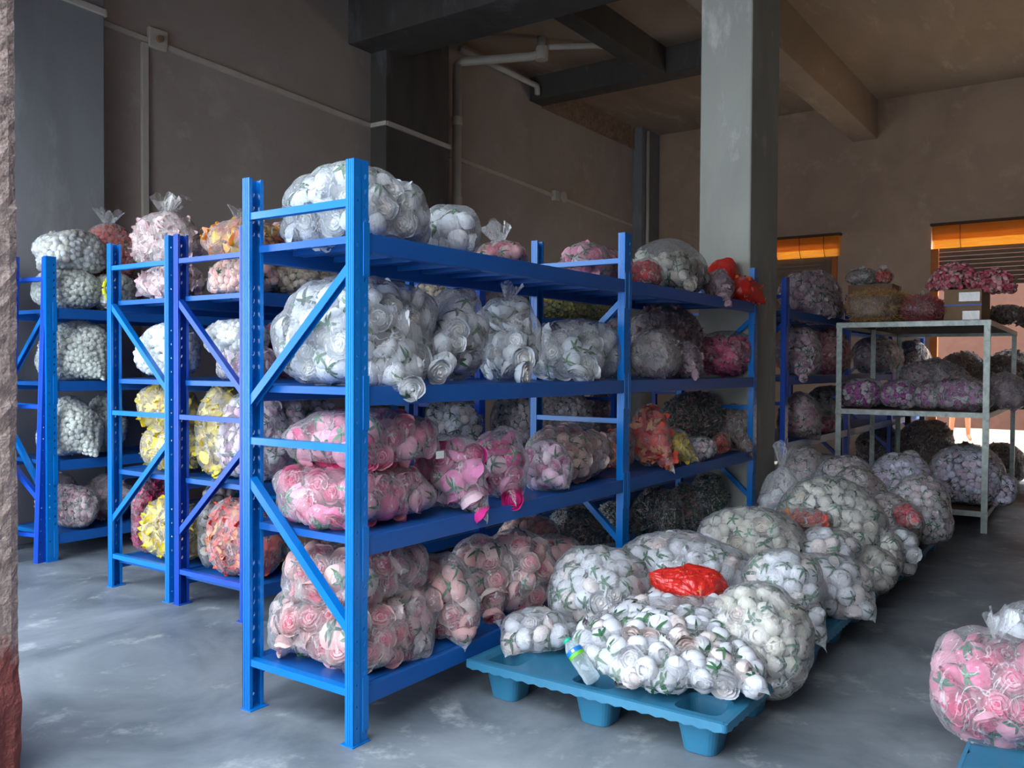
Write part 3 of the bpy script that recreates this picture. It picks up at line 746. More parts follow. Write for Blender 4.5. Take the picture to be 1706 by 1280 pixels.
# ------------------------------------------------------------------ bags
SEED = [100]
def bag_mesh(root, style, a, b, h, tips, film, lo, fill, n_film, rg, rs=1.0, lean=(0, 0), square=2.7, tuft=False, wk=1.0):
    base, R, pal, face = STY[style]; R = R*rs
    fr = rg.normal(0, 1, (6, 3)); ph = rg.random(6)*6.28; am = rg.uniform(.3, 1, 6)
    tipd = []
    for tp in tips:
        d = np.array([tp[0]/a, tp[1]/b, (tp[2]-h*.30)/(h*.8)]); tipd.append((d/np.linalg.norm(d), np.array(tp, float)))
    def surf(d, k=1.0):
        nn = np.full(len(d), square)
        s = (np.abs(d)**square).sum(1)**(-1/square)
        p = d*s[:, None]
        z = p[:, 2]
        lump = sum(am[i]*np.sin(2.4*(d@fr[i])+ph[i]) for i in range(6))*.045+.03*np.sin(5*d[:, 0]+ph[1])*np.sin(5*d[:, 1]+ph[2])*np.sin(4*d[:, 2]+ph[3])
        taper = 1-.20*np.clip(z, 0, 1)**1.5+.05*np.clip(-z, 0, 1)
        q = np.stack([p[:, 0]*a*taper*(1+lump)+lean[0]*(z+1)/2, p[:, 1]*b*taper*(1+lump)+lean[1]*(z+1)/2, (z*(1+lump*.8)+1)*h/2], 1)
        q[:, 2] = np.maximum(q[:, 2], .004)
        for dd, tp in tipd:
            c = np.clip(d@dd, -1, 1); w = np.clip(1-np.arccos(c)/.78, 0, 1)**.68; w = w*np.clip((.78-np.arccos(c))/.25, 0, 1)
            q = q+w[:, None]*(tp-q)
        return q
    ctr = np.array([lean[0]*.5, lean[1]*.5, h*.42])
    # candidate directions, greedy spacing
    def scatter(k, spacing, nc):
        d = rg.normal(0, 1, (nc, 3)); d /= np.linalg.norm(d, axis=1)[:, None]
        for dd, tp in tipd:
            e_ = dd+rg.normal(0, .28, (nc//5, 3)); d = np.vstack([e_/np.linalg.norm(e_, axis=1)[:, None], d])
        P = surf(d); nv = P-ctr; L_ = np.linalg.norm(nv, axis=1)[:, None]; nv = nv/L_
        P = ctr+(P-ctr)*np.clip(1-k*R/L_, .05, 1)
        ok = P[:, 2] < (h-k*R)*fill + .0 if fill < 1 else np.ones(len(P), bool)
        if fill < 1:
            P[:, 2] = np.minimum(P[:, 2], (h-k*R)*fill+rg.normal(0, R*.3, len(P))); ok[:] = True
        keep = []; arr = np.empty((0, 3))
        for i in range(len(P)):
            if min(a, b) > R*2.2 and any(((P[i]-tp)**2).sum() < (R*1.65)**2 for dd, tp in tipd): continue
            if len(arr) == 0 or ((arr-P[i])**2).sum(1).min() > spacing**2:
                arr = np.vstack([arr, P[i]]); keep.append(i)
        return P[keep], nv[keep]
    area = 4*math.pi*(((a*b)**1.6+(a*h/2)**1.6+(b*h/2)**1.6)/3)**(1/1.6)
    nc = int(min(5200, max(500, area/(R*R)*7)))
    P1, N1 = scatter(.95, R*(.88 if base == 'petal' else 1.22), nc)
    P2, N2 = scatter(2.3, R*1.6, nc//3)
    # skip what rests against the shelf and is never seen
    sel = P1[:, 2] > -10
    if len(P1) == 0: P1, N1 = ctr[None], np.array([[0, 0, 1.0]])
    sel = P1[:, 2] > -10
    contents('flower_heads', style, np.vstack([P1[sel], P2]), np.vstack([N1[sel], N2]), rg, lo, root, rs=rs)['kind'] = 'stuff'
    # film hugging the heads
    d, Q = CS[n_film]; S = surf(d); outv = (S-ctr)/np.linalg.norm(S-ctr, axis=1)[:, None]
    D2 = ((S[:, None, :]-P1[None])**2).sum(2).min(1)**.5
    ins = np.clip((D2-R*.9)/(R*1.2), 0, 1)*R*.5
    wr = np.zeros(len(d))
    for i in range(7):
        f_ = rg.normal(0, 1, 3)*rg.uniform(5, 15); wr += (np.abs(np.sin(d@f_+rg.random()*6)))**.6*rg.uniform(.2, 1)
    wr = (wr/7-.33)*.014*wk*(.45 if base == 'puff' else 1)
    S = S+outv*(wr-ins+.003)[:, None]; S[:, 2] = np.where(S[:, 2] < .0015, .0015 if not tips else S[:, 2], S[:, 2])
    if not tips: S[:, 2] = np.maximum(S[:, 2], .0015)
    link('plastic_film', np_mesh('plastic_film', S, Q, film), root)
    if tuft:
        tx, ty, tz, ts = tuft
        nt_, nh = 36, 9; V = []; Qd = []
        k1, k2, p1, p2 = rg.integers(3, 6), rg.integers(6, 10), rg.random()*6, rg.random()*6
        for j in range(nh+1):
            t = j/nh
            for i in range(nt_):
                th = 2*math.pi*i/nt_
                r = .014+ts*.55*t**1.2*(1+.45*math.sin(k1*th+p1)+.25*math.sin(k2*th+p2))
                V.append((tx+r*math.cos(th)*1.1+ts*.25*t*math.sin(p1), ty+r*math.sin(th)*.6+ts*.2*t*math.cos(p1), tz-.03+ts*t*(1+.25*math.sin(k1*th+p2))))
        for j in range(nh):
            for i in range(nt_): Qd.append((j*nt_+i, j*nt_+(i+1) % nt_, (j+1)*nt_+(i+1) % nt_, (j+1)*nt_+i))
        link('tied_top', np_mesh('tied_top', np.array(V), np.array(Qd), film), root)

def bag(label, style, u0, u1, vt, zb, plane, b=None, xmin=None, tips=(), film='film', fill=1.0, tuft=0, rot=0, lo=None, group=None, lean=(0, 0), square=2.7, rs=1.0, cat='bag of flowers', vb=None, name='flower_bag'):
    """Places a bag so that it spans u0..u1 and reaches vt, standing at height zb in the given vertical plane ('y', 0.25) or ('x', 2.0)."""
    SEED[0] += 1; rg = np.random.default_rng(SEED[0])
    ax = {'x': 0, 'y': 1}[plane[0]]; uc = (u0+u1)/2
    P = at(uc, vt, ax, plane[1]); zt = P[2]
    Z = (P-CAM)@Fw; s = (u1-u0)/2*Z/FPX
    dx, dy = P[0]-CAM[0], P[1]-CAM[1]; L_ = math.hypot(dx, dy); c, sn = dx/L_, dy/L_
    # perpendicular half width of an ellipse with semi-axes a (x), b (y): sqrt((a sn)^2+(b c)^2)
    s *= L_/Z if False else 1.0
    if b is None: a = b = s*.97
    else:
        b = min(b, s/max(c, .05)*.93)
        a = math.sqrt(max(s*s-(b*c)**2, (.10*sn)**2))/max(sn, .1); a = min(max(a, .09), .55)
    if xmin is not None and P[0]-a < xmin:
        r_ = P[0]+a; a = max((r_-xmin)/2, .12); P = np.array([xmin+a, P[1], P[2]])
    h = max(zt-zb, .10)
    root = empty(name, label, cat, (P[0], P[1], zb), 0, group)
    if lo is None: lo = Z > 4.6
    nf = 32 if Z < 4 else (24 if Z < 6 else 16)
    tl = []
    for t in tips:
        q = at(t[0], t[1], 1 if t[2] == 'y' else 0, t[3]); tl.append((q[0]-P[0], q[1]-P[1], q[2]-zb))
    tf = False
    if tuft: tf = (lean[0], lean[1], h*.98, tuft)
    bag_mesh(root, style, a, b, h, tl, film, lo, fill, nf, rg, rs, lean, square, tf)
    return root

Z1, Z2, Z3, Z4 = LA
Y = lambda v: ('y', v)
X = lambda v: ('x', v)
G = None
# ---- front rack, top shelf
bag('bag of white roses on the top shelf of the near rack, behind its front post', 'white_rose', 502, 712, 292, Z4, Y(0.28), 0.22, xmin=.03, square=4.0)
bag('smaller bag of white roses on the top shelf, right of the large white one', 'white_rose', 698, 797, 342, Z4, Y(.24), .17)
bag('bag of crimson and pink buds with a tied clear top, top shelf, near rack', 'rosy_rose', 796, 872, 402, Z4, Y(.26), .15, tuft=.11, rs=.7)
bag('pale bag of pink roses on the top shelf just beyond the middle frame', 'pink_rose', 930, 1052, 408, Z4, Y(.36), .17, rs=.85)
bag('small dark red rose bag on the top shelf right of the middle frame', 'red_rose', 1056, 1102, 432, Z4, Y(.10), .10, rs=.8)
bag('bag of greenish white roses with an empty puffed top on the top shelf', 'cream_bud', 1066, 1174, 398, Z4, Y(.26), .17, fill=.62, tips=[(1160, 486, 'y', -.02)])
bag('bag of brownish pink petals sagging over the top beam beside the red bag', 'mauve', 1172, 1222, 450, Z4, Y(.10), .13, tips=[(1216, 510, 'y', -.07)], rs=.8)
bag('crumpled bright red plastic bag lying on top of the shelf end', 'red_petal', 1178, 1232, 432, Z4+.05, Y(.22), .12, film='film_red')
bag('red plastic bag slumping over the far end of the top beam', 'red_petal', 1213, 1268, 464, Z4, Y(.06), .10, film='film_red', tips=[(1277, 510, 'y', -.08)])
bag('little bag of white and dark green sprigs behind the red bags', 'white_puff', 1228, 1262, 440, Z4, Y(.38), .10)
# ---- front rack, third level
bag('big bag of white roses with a drooping corner, third shelf, beside the front post', 'white_rose', 470, 716, 455, Z3, Y(0.3), 0.25, tips=[(700, 677, 'y', -.09)], lean=(.06, .05), xmin=.03, square=4.0)
bag('bag of white roses second along the third shelf, low clear top', 'white_rose', 712, 806, 478, Z3, Y(.24), .19, tips=[(720, 632, 'y', .0)])
bag('bag of white roses third along the third shelf, with a pointed corner', 'white_rose', 796, 896, 492, Z3, Y(.20), .19, tips=[(882, 642, 'y', -.04)], tuft=.08)
bag('wide bag of white roses with one pink bloom, ending at the middle frame', 'white_rose', 888, 1038, 534, Z3, Y(.22), .20, tips=[(980, 640, 'y', -.03)])
bag('tall back bag of faded pink petals on the third shelf of the far bay', 'mauve', 1056, 1168, 512, Z3, Y(.40), .15, film='film_haze')
bag('hazy knotted bag of grey pink petals in front of the faded tall one', 'grey_petal', 1054, 1130, 548, Z3, Y(.18), .16, film='film_haze')
bag('slim bag ending in a pink tip between the hazy bag and the magenta bag', 'mauve', 1116, 1168, 570, Z3, Y(.10), .12, tips=[(1166, 634, 'y', -.05)], rs=.8)
bag('bag of magenta petals at the far end of the third shelf', 'magenta', 1168, 1250, 548, Z3, Y(.20), .18, fill=.8)
bag('rosy bag behind the middle frame on the third shelf', 'dusty_rose', 1004, 1050, 530, Z3, Y(.40), .12)
# ---- front rack, second level
bag('large bag of pink and white roses lying on the second shelf beside the front post', 'pink_rose', 468, 708, 772, Z2, Y(0.3), 0.25, film='film', xmin=.03, square=4.0)
bag('bag of deep pink roses resting on the large pink bag beside the front post', 'pink_rose', 502, 714, 680, Z2+.22, Y(0.29), 0.22, film='film', fill=.8, xmin=.03, square=4.0)
hp_ = bag('bag of hot pink roses with a small white tag, second shelf', 'hot_rose', 694, 806, 722, Z2, Y(.16), .17, tips=[(812, 876, 'y', -.04)], fill=.85)
bag('upright bag of vivid magenta roses, second shelf, right of the tagged bag', 'hot_rose', 790, 874, 708, Z2, Y(.16), .16, tips=[(860, 846, 'y', -.03)], fill=.85)
bag('small bag of purple pink roses, second shelf, between magenta and pale bags', 'mix_rose', 870, 950, 732, Z2, Y(.13), .14, tips=[(950, 818, 'y', -.02)])
bag('bag of pale blush roses on the second shelf, left of the middle frame', 'peach_rose', 880, 1020, 708, Z2, Y(.24), .18, tips=[(1012, 730, 'y', .1)], rs=.85)
bag('hazy red petal bag tucked behind the middle frame on the second shelf', 'coral', 1006, 1052, 712, Z2, Y(.26), .16, film='film_haze')
bag('bag of coral red and pink petals with a pointed corner, far bay second shelf', 'coral', 1054, 1116, 676, Z2, Y(.16), .18, film='film', tips=[(1127, 796, 'y', -.06)])
bag('bag of yellow petals slumping on the second shelf of the far bay', 'yellow', 1094, 1150, 712, Z2, Y(.12), .14, tips=[(1168, 773, 'y', -.04)], rs=.7, fill=.8)
bag('bag of green and pink stems heaped behind the yellow bag', 'stem_pink', 1098, 1206, 656, Z2, Y(.34), .17)
bag('small bag of pale pink buds right of the yellow bag', 'pinkwhite_bud', 1134, 1192, 728, Z2, Y(.10), .12, rs=.75)
bag('tiny orange bag wedged near the end of the second shelf', 'red_petal', 1190, 1214, 722, Z2, Y(.12), .08, rs=.7)
bag('brown striped bag slanting to a point at the end of the second shelf', 'brown_mix', 1196, 1254, 676, Z2, Y(.18), .18, film='film_haze', tips=[(1256, 766, 'y', -.04)])
# ---- front rack, bottom level
bag('large bag of pale pink roses at the near end of the bottom shelf', 'pale_rose', 434, 716, 978, Z1, Y(0.30), 0.28, tips=[(716, 1102, 'y', .02)], rs=1.0, xmin=.03, square=4.0)
bag('bag of pale pink roses stacked on the large one at the near bottom end', 'pale_rose', 480, 694, 902, Z1+.22, Y(0.3), 0.22, xmin=.03, square=4.0)
bag('bag of pale pink roses second along the bottom shelf, hanging corner', 'pale_rose', 688, 790, 918, Z1, Y(.15), .16, tips=[(778, 1096, 'y', -.03)], fill=.9)
bag('bag of blush roses third along the bottom shelf', 'pale_rose', 752, 846, 892, Z1, Y(.20), .18, tips=[(836, 1056, 'y', -.01)])
bag('round bag of blush roses fourth along the bottom shelf, overhanging the beam', 'pale_rose', 792, 926, 882, Z1, Y(.14), .18)
bag('bag of blush roses at the end of the pink group on the bottom shelf', 'pale_rose', 886, 972, 890, Z1, Y(.22), .16)
bag('bag of cream and orange petals behind the blush roses on the bottom shelf', 'peach_bulb', 826, 926, 858, Z1, Y(.42), .12)
bag('dark bag of pale-tipped stems left of the diagonal brace', 'stem_dark', 912, 1012, 846, Z1, Y(.40), .15)
bag('dark stem bag with yellow flecks behind the middle frame', 'stem_dark', 994, 1054, 836, Z1, Y(.44), .13)
bag('dark bag of pale-tipped stems right of the middle frame', 'stem_dark', 1054, 1140, 812, Z1, Y(.22), .18)
bag('dark bag of reddish stems centred in the far bottom bay', 'stem_pink', 1112, 1168, 806, Z1, Y(.22), .18, rs=.85)
bag('dark bag of green stems near the far end of the bottom shelf', 'stem_green', 1150, 1216, 790, Z1, Y(.26), .18)
bag('clear crumpled bag at the far end of the bottom shelf', 'grey_petal', 1208, 1244, 805, Z1, Y(.26), .12, film='film_haze')

# ---- second row, nearer rack (seen through the frames and shelves)
ZB = LB
bag('large bag of orange and yellow petals on top of the second row', 'orange_yellow', 272, 398, 358, ZB[3]+.21, Y(1.76), .24, tuft=.09, xmin=.775)
bag('bag of peach tulip buds under the orange and yellow bag', 'peach_bulb', 308, 402, 424, ZB[3], Y(1.74), .24, xmin=.775)
bag('bag of white and grey blossoms under the peach buds', 'white_bulb', 316, 396, 530, ZB[2]+.13, Y(1.80), .2, xmin=.775)
bag('bag of faint pink roses below the grey blossoms, second row', 'pinkwhite_rose', 320, 408, 575, ZB[2], Y(1.70), .22, xmin=.775)
bag('round ball-shaped bag of pale pink blooms behind the deep blue frame', 'pinkwhite_rose', 328, 430, 652, ZB[1], Y(1.66), .26, xmin=.775)
bag('bag of golden petals left of the round pale pink bag', 'yellow', 300, 362, 642, ZB[1], Y(1.90), .16, xmin=.775)
bag('bag of coral red petals on the bottom shelf behind the deep blue frame', 'coral', 316, 424, 832, ZB[0], Y(1.72), .24, xmin=.775)
bag('bag of cream blooms peeking above the coral red bag', 'cream_bud', 334, 398, 800, ZB[0], Y(2.01), .05)
bag('bag of dull pink flowers on the second row, above the cream buds', 'rosy_rose', 440, 522, 368, ZB[3]+.22, Y(1.70), .22, rs=.8, xmin=.775)
bag('bag of orange cream petals beside the dull pink one', 'peach_rose', 474, 540, 378, ZB[3]+.2, Y(1.80), .16, xmin=.775)
bag('netted bag of cream buds in the second row behind the diagonal brace', 'cream_bulb', 436, 566, 440, ZB[3], Y(1.70), .22, xmin=.775)
bag('bag of pink roses in the second row, left of the big white bag', 'pink_rose', 440, 520, 534, ZB[2], Y(1.72), .22, rs=.75, xmin=.775)
bag('bag of pink tinged white roses behind the near rack, left', 'pinkwhite_rose', 436, 504, 662, ZB[1], Y(1.66), .22, xmin=.775)
bag('bag of pink tinged white buds behind the near rack, right', 'pinkwhite_bud', 492, 560, 660, ZB[1], Y(1.74), .2)
bag('bag of greyish white blooms low in the second row', 'white_bud', 437, 540, 886, ZB[0], Y(1.70), .22, film='film')
bag('olive and cream bag on the second row, glimpsed above the white roses', 'cream_bulb', 690, 742, 470, ZB[3], Y(1.75), .2)
bag('brownish pink bag on the second row, glimpsed above the white roses', 'mauve', 742, 872, 462, ZB[3], Y(1.75), .24, film='film_haze')
bag('long bag of olive yellow buds seen beyond the middle frame', 'olive_bulb', 868, 1022, 470, ZB[3], Y(1.70), .24)
bag('bag of small white buds seen above the hot pink roses', 'white_bud', 706, 804, 664, ZB[1], Y(1.68), .22, rs=.9)
bag('dark bag of dried white buds left of the middle rear post', 'pinkwhite_bud', 818, 892, 650, ZB[1]-.02, Y(1.75), .22, film='film_haze')
bag('dark bag of dried white buds right of the middle rear post', 'pinkwhite_bud', 902, 984, 648, ZB[1], Y(1.75), .24, film='film_haze')
bag('dim bag of dried buds hidden beside the middle frame', 'dusty_rose', 976, 1040, 652, ZB[1], Y(1.75), .2, film='film_haze')
bag('milky grey bag behind the blush roses, beside the middle frame', 'grey_petal', 958, 1042, 700, Z2, Y(.42), .12, film='film_haze')
b_ = empty('cardboard_box', 'brown cardboard box glimpsed under the second shelf beam', 'box', (1.32, 1.68, ZB[0]))
MB().box(-.17, .17, -.14, .14, 0, .30).build('carton', 'card', b_, bevel=.004)

# ---- second row, farther rack
bag('milky knotted bag of pale pink petals on the top left rack', 'palepink_petal', 208, 290, 352, ZB[3]+.20, Y(2.44), .24, film='film_haze', tuft=.13, xmin=.775)
bag('bag of pink petals under the milky knotted bag', 'palepink_petal', 211, 288, 436, ZB[3], Y(2.40), .24, xmin=.775)
bag('bag of soft white blooms on the third shelf of the yellow bag rack', 'white_bulb', 208, 290, 536, ZB[2], Y(2.42), .25, xmin=.775)
bag('upper bag of yellow petals on the left rack', 'yellow', 204, 290, 640, ZB[1]+.22, Y(2.42), .22, xmin=.775)
bag('lower bag of yellow petals on the left rack, bulging forwards', 'yellow', 196, 290, 702, ZB[1], Y(2.38), .26, xmin=.775)
bag('milky bag of yellow petals at the bottom of the left rack', 'yellow', 226, 302, 834, ZB[0], Y(2.36), .25, xmin=.775)
bag('bag of magenta blossoms behind the bottom yellow bag', 'magenta', 222, 278, 796, ZB[0], Y(2.66), .05, rs=.7)

# ---- wall rack
bag('upper bag of tiny white buds on top of the wall rack', 'white_bulb', 42, 170, 384, LD[3]+.24, Y(3.86), .24, xmin=.87)
bag('lower bag of tiny white buds on top of the wall rack', 'white_puff', 42, 160, 442, LD[3], Y(3.84), .24, xmin=.87)
bag('bag of orange red berries on top of the wall rack', 'red_puff', 142, 218, 372, LD[3]+.20, Y(4.0), .22, tuft=.12)
bag('bag of rosy petals under the orange red berries', 'rosy_rose', 160, 232, 452, LD[3], Y(4.05), .18, rs=.7)
wb_ = bag('opaque white bag with a yellow and black mark on the wall rack', 'white_puff', 150, 222, 455, LD[3], Y(3.74), .18, film='film_haze')
bag('bag of tiny white blossoms with a drooping tip, third shelf of the wall rack', 'white_puff', 46, 184, 534, LD[2], Y(3.84), .25, tips=[(176, 637, 'y', 3.53)], xmin=.87)
bag('bag of creamy white blossoms, second shelf of the wall rack, front', 'white_puff', 62, 158, 664, LD[1], Y(3.80), .22, tips=[(162, 766, 'y', 3.54)], xmin=.87)
bag('bag of creamy white blossoms, second shelf of the wall rack, right', 'white_puff', 152, 200, 658, LD[1], Y(3.92), .18)
bag('dusky bag with red streaks on the bottom shelf of the wall rack', 'dusty_rose', 94, 152, 806, LD[0], Y(3.78), .22, rs=.7, film='film', xmin=.87)
bag('bag of blush petals on the bottom shelf of the wall rack', 'blush_petal', 144, 212, 790, LD[0], Y(3.90), .22, film='film_haze')
bag('clear crumpled bag behind the dusky one on the wall rack', 'blush_petal', 66, 130, 792, LD[0], Y(4.05), .14, film='film_haze', xmin=.87)

# ---- rack behind the column
bag('bag of pink and white roses on top of the rack behind the column', 'pinkwhite_rose', 1300, 1406, 452, Z4-.05, Y(.20), .22, tips=[(1398, 530, 'y', -.08)])
bag('bag of pink and white roses on the third shelf behind the column', 'pinkwhite_rose', 1298, 1366, 545, Z3, Y(.14), .2, tips=[(1340, 640, 'y', -.06)])
bag('bag of deeper pink roses right of the pink and white ones behind the column', 'rosy_rose', 1350, 1414, 545, Z3, Y(.18), .2, rs=.8)
bag('bag of dusty pink roses on the second shelf behind the column', 'dusty_rose', 1298, 1368, 655, Z2, Y(.10), .2, tips=[(1366, 738, 'y', -.06)])
bag('silvery bag of white roses leaning behind the dusty pink bag', 'white_bud', 1345, 1408, 645, Z2, Y(.3), .16, film='film_haze')
bag('small pink bag right of the dusty pink roses behind the column', 'pink_rose', 1362, 1390, 690, Z2, Y(.06), .10, rs=.8)
bag('dim bag of white roses behind the table frame', 'pinkwhite_rose', 1424, 1500, 562, Z3, Y(.14), .24, film='film_haze')
bag('dim brown bag right of the dim white roses', 'brown_mix', 1494, 1548, 570, Z3, Y(.14), .24, film='film_haze')
# ---- pallet bags
bag('small bag of white rose heads at the front left corner of the near pallet', 'white_bud', 832, 965, 1018, PZ, X(.88), tips=[(838, 1100, 'x', .70)], square=2.4)
bag('bag of white rose heads at the rear left of the near pallet', 'white_bud', 916, 1090, 908, PZ, X(1.20), square=2.4)
bag('large front bag of white rose heads on the near pallet, beside the bottle', 'white_bud', 972, 1268, 1002, PZ, X(1.05), .31, tips=[(1290, 1164, 'x', .72)], square=2.3)
bag('greenish clear bag of white rose heads leaning over the right edge of the pallet', 'cream_bud', 1168, 1348, 972, PZ-.10, X(1.16), film='film', square=2.4)
bag('wide bag of white rose heads heaped under the red bag', 'white_bud', 1010, 1262, 888, PZ, X(1.62), square=2.4)
bag('bluish bag of white rose heads right of the red bag, drooping to the floor side', 'white_bud', 1232, 1378, 914, PZ, X(1.66), tips=[(1384, 1098, 'x', 1.50)], square=2.4)
bag('bag of cream rose heads on the second pallet', 'cream_bud', 1162, 1350, 842, PZ, X(2.30), square=2.4)
bag('bag of white rose heads with a sharp hanging corner on the second pallet', 'white_bud', 1290, 1450, 920, PZ-.02, X(2.10), tips=[(1462, 1042, 'x', 1.98)], square=2.4)
bag('glossy bag of white flowers on top of the second pallet heap', 'white_bud', 1322, 1432, 878, PZ+.12, X(2.45), square=2.3)
bag('tall puffed grey clear bag beyond the small red bag', 'cream_bud', 1292, 1466, 792, PZ+.02, X(2.95), square=2.3, film='film')
bag('nearly empty clear bag standing in a peak beside the blue end post', 'white_bud', 1266, 1340, 772, PZ+.1, X(3.1), fill=.55, tuft=.14)
bag('empty-looking silver film bag at the aisle edge of the second pallet', 'cream_bud', 1406, 1496, 908, PZ-.03, X(2.65), film='film_haze', square=2.3)
bag('bag of cream buds at the aisle edge, just beyond the silver film bag', 'cream_bud', 1440, 1506, 880, PZ, X(2.95), square=2.4)
bag('bag of white flowers with green at the aisle edge of the third pallet', 'white_bud', 1480, 1530, 880, PZ-.02, X(3.15), tips=[(1530, 924, 'x', 3.05)])
bag('grey bag of blush buds with red flowers beside it, third pallet', 'pinkwhite_bud', 1420, 1532, 822, PZ, X(3.45), square=2.4, film='film_haze')
bag('bag of blush buds heaped in the middle of the third pallet', 'pinkwhite_bud', 1372, 1480, 782, PZ+.08, X(3.7), square=2.3, film='film_haze')
bag('bag of blush buds at the aisle edge near the table leg', 'pinkwhite_bud', 1478, 1586, 794, PZ, X(4.0), tips=[(1584, 876, 'x', 3.95)], square=2.4)
bag('bag of lilac white flowers at the far end of the pallet row', 'lilac_bud', 1444, 1552, 756, PZ+.05, X(4.4), square=2.4)
bag('bag of pinkish white flowers at the far left of the pallet row', 'pinkwhite_bud', 1350, 1460, 758, PZ+.08, X(4.3), square=2.3)
bag('low bag of white flowers between the column and the pallet row', 'pinkwhite_bud', 1290, 1380, 742, PZ+.05, X(4.5), square=2.3, film='film_haze')
bag('small bag of pink white flowers at the very back of the pallet row', 'pinkwhite_bud', 1486, 1552, 752, PZ+.1, X(4.65), square=2.3)

# red bags and red flowers lying on the heaps
def red_bag(label, u0, u1, v0, v1, xp, seed, film='film_red', style='red_petal'):
    SEED[0] += 1; rg = np.random.default_rng(seed)
    P = at((u0+u1)/2, (v0+v1)/2, 0, xp); Z = (P-CAM)@Fw; a = (u1-u0)/2*Z/FPX; hh = (v1-v0)*Z/FPX
    root = empty('red_bag', label, 'bag', (P[0], P[1], P[2]-hh*.45), YAW-math.pi/2)
    bag_mesh(root, style, a, hh*.75, hh*.95, [(-a*1.1, 0, hh*.75), (a*1.05, 0, hh*.1), (a*.2, -hh*.8, hh*.15)], film, False, .8, 32, rg, .8, square=1.8, wk=3.2)
red_bag('crumpled red plastic bag on top of the white rose bags', 1084, 1212, 942, 1000, 1.28, 5)
red_bag('small red tied bag on the heap left of the puffed grey bag', 1300, 1386, 850, 880, 2.62, 6, film='film', style='red_petal')
red_bag('bunch of red flowers in film between the grey bags', 1490, 1530, 836, 884, 3.30, 7, film='film', style='red_rose')
red_bag('scrap of red plastic between the white bags on the second pallet', 1326, 1350, 930, 956, 1.98, 8)

# right foreground
bag('big bag of pink roses with a twisted top at the lower right edge', 'pink_rose', 1568, 1804, 1052, PZ-.04, X(1.05), fill=.84, film='film', tuft=.09, lo=False, square=2.3, lean=(-.02, .04))
bag('bag of white flowers with green leaves behind the pink bag at the right edge', 'white_bud', 1662, 1800, 1000, PZ, X(1.75), square=2.4)

# tag on the hot pink bag: a small slip of paper
p = at(733, 758, 1, -.012)
MB().box(-.022, .022, -.0015, 0, -.014, .014).build('paper_tag', 'white', hp_, (p[0]-hp_.location[0], p[1]-hp_.location[1], p[2]-hp_.location[2]))
p = at(186, 482, 1, 3.50)
# printed mark on the opaque white bag
q = (p[0]-wb_.location[0], p[1]-wb_.location[1], p[2]-wb_.location[2])
mk = MB()
for k in range(10):
    a = k*.628; mk.tube([(.0+.055*math.cos(a), 0, .075*math.sin(a)), (.055*math.cos(a+.5), 0, .075*math.sin(a+.5))], .014, 8)
mk.build('printed_ring', 'yellowmark', wb_, q)
mk = MB(); mk.tube([(-.03, -.004, -.02), (0, -.004, .035), (.03, -.004, -.02)], .007, 6); mk.tube([(-.02, -.004, -.04), (.02, -.004, -.04)], .007, 6)
mk.build('printed_mark', 'black', wb_, q)

# water bottle
e_ = empty('water_bottle', 'half-full clear water bottle with green cap leaning on the pallet edge', 'bottle')
b0 = at(990, 1136, 2, PZ+.034)
b1 = at(944, 1066, 0, b0[0]+.03)
dv = Vector(b1-b0); Lb = dv.length; e_.location = b0; e_.rotation_euler = dv.to_track_quat('Z', 'Y').to_euler()
r = .031
MB().lathe([(.020, .002), (r*.92, .006), (r, .02), (r*.94, .035), (r, .05), (r*.95, .065), (r, .08), (r, Lb*.58), (r*.97, Lb*.60), (r, Lb*.74), (r*.85, Lb*.82), (.014, Lb*.93), (.0135, Lb*.95)], 28).build('clear_body', 'bottle', e_, smooth=True)
MB().lathe([(.0155, Lb*.935), (.0165, Lb*.94), (.0165, Lb*.99), (.0145, Lb)], 24).build('cap', 'teal', e_)
MB().lathe([(r+.0008, Lb*.565), (r+.0008, Lb*.64)], 28).build('label_lower_band', 'labelgreen', e_)
lb = MB().lathe([(r+.0008, Lb*.64), (r+.0008, Lb*.735)], 28).build('label_upper_band', 'labelblue', e_)
for a0 in (2.2, 3.2, 4.2, 5.2, .5):
    MB().add([((r+.0016)*math.cos(a0+t), (r+.0016)*math.sin(a0+t), z) for t, z in ((0, Lb*.66), (.32, Lb*.66), (.32, Lb*.715), (0, Lb*.715))], [(0, 1, 2, 3)]).build('label_patch', 'white', lb)

# ------------------------------------------------------------------ angle-iron table
TX, TY, TR = 5.64, -1.27, math.radians(1.2)
t = empty('metal_shelf_table', 'galvanised angle-iron table with two shelves at right', 'table', (TX, TY, 0), TR)
TW, TL, TH = 1.16, 2.75, 1.684       # width along y, length along x
for x, sx in ((0, 1), (TL*.5, 1), (TL, -1)):
    for y, sy in ((0, 1), (TW, -1)):
        if x == TL*.5 and y == 0: continue
        MB().prism([(x, y), (x+sx*.045, y), (x+sx*.045, y+sy*.004), (x+sx*.004, y+sy*.004), (x+sx*.004, y+sy*.045), (x, y+sy*.045)], 2, 0, TH).build('leg', 'galv', t)
for z, nm in ((TH, 'top_board'), (.95, 'middle_board'), (.17, 'bottom_board')):
    for a, b in (((-.002, 0), (-.002, TW)), ((0, 0), (TL, 0)), ((TL, 0), (TL, TW)), ((0, TW), (TL, TW))):
        MB().bar((a[0], a[1], z-.02), (b[0], b[1], z-.02), .008, .042).build('rail', 'galv', t)
    MB().box(.006, TL-.006, .006, TW-.006, z-.006, z+.006).build(nm, 'ply', t)
TZ = TH+.008
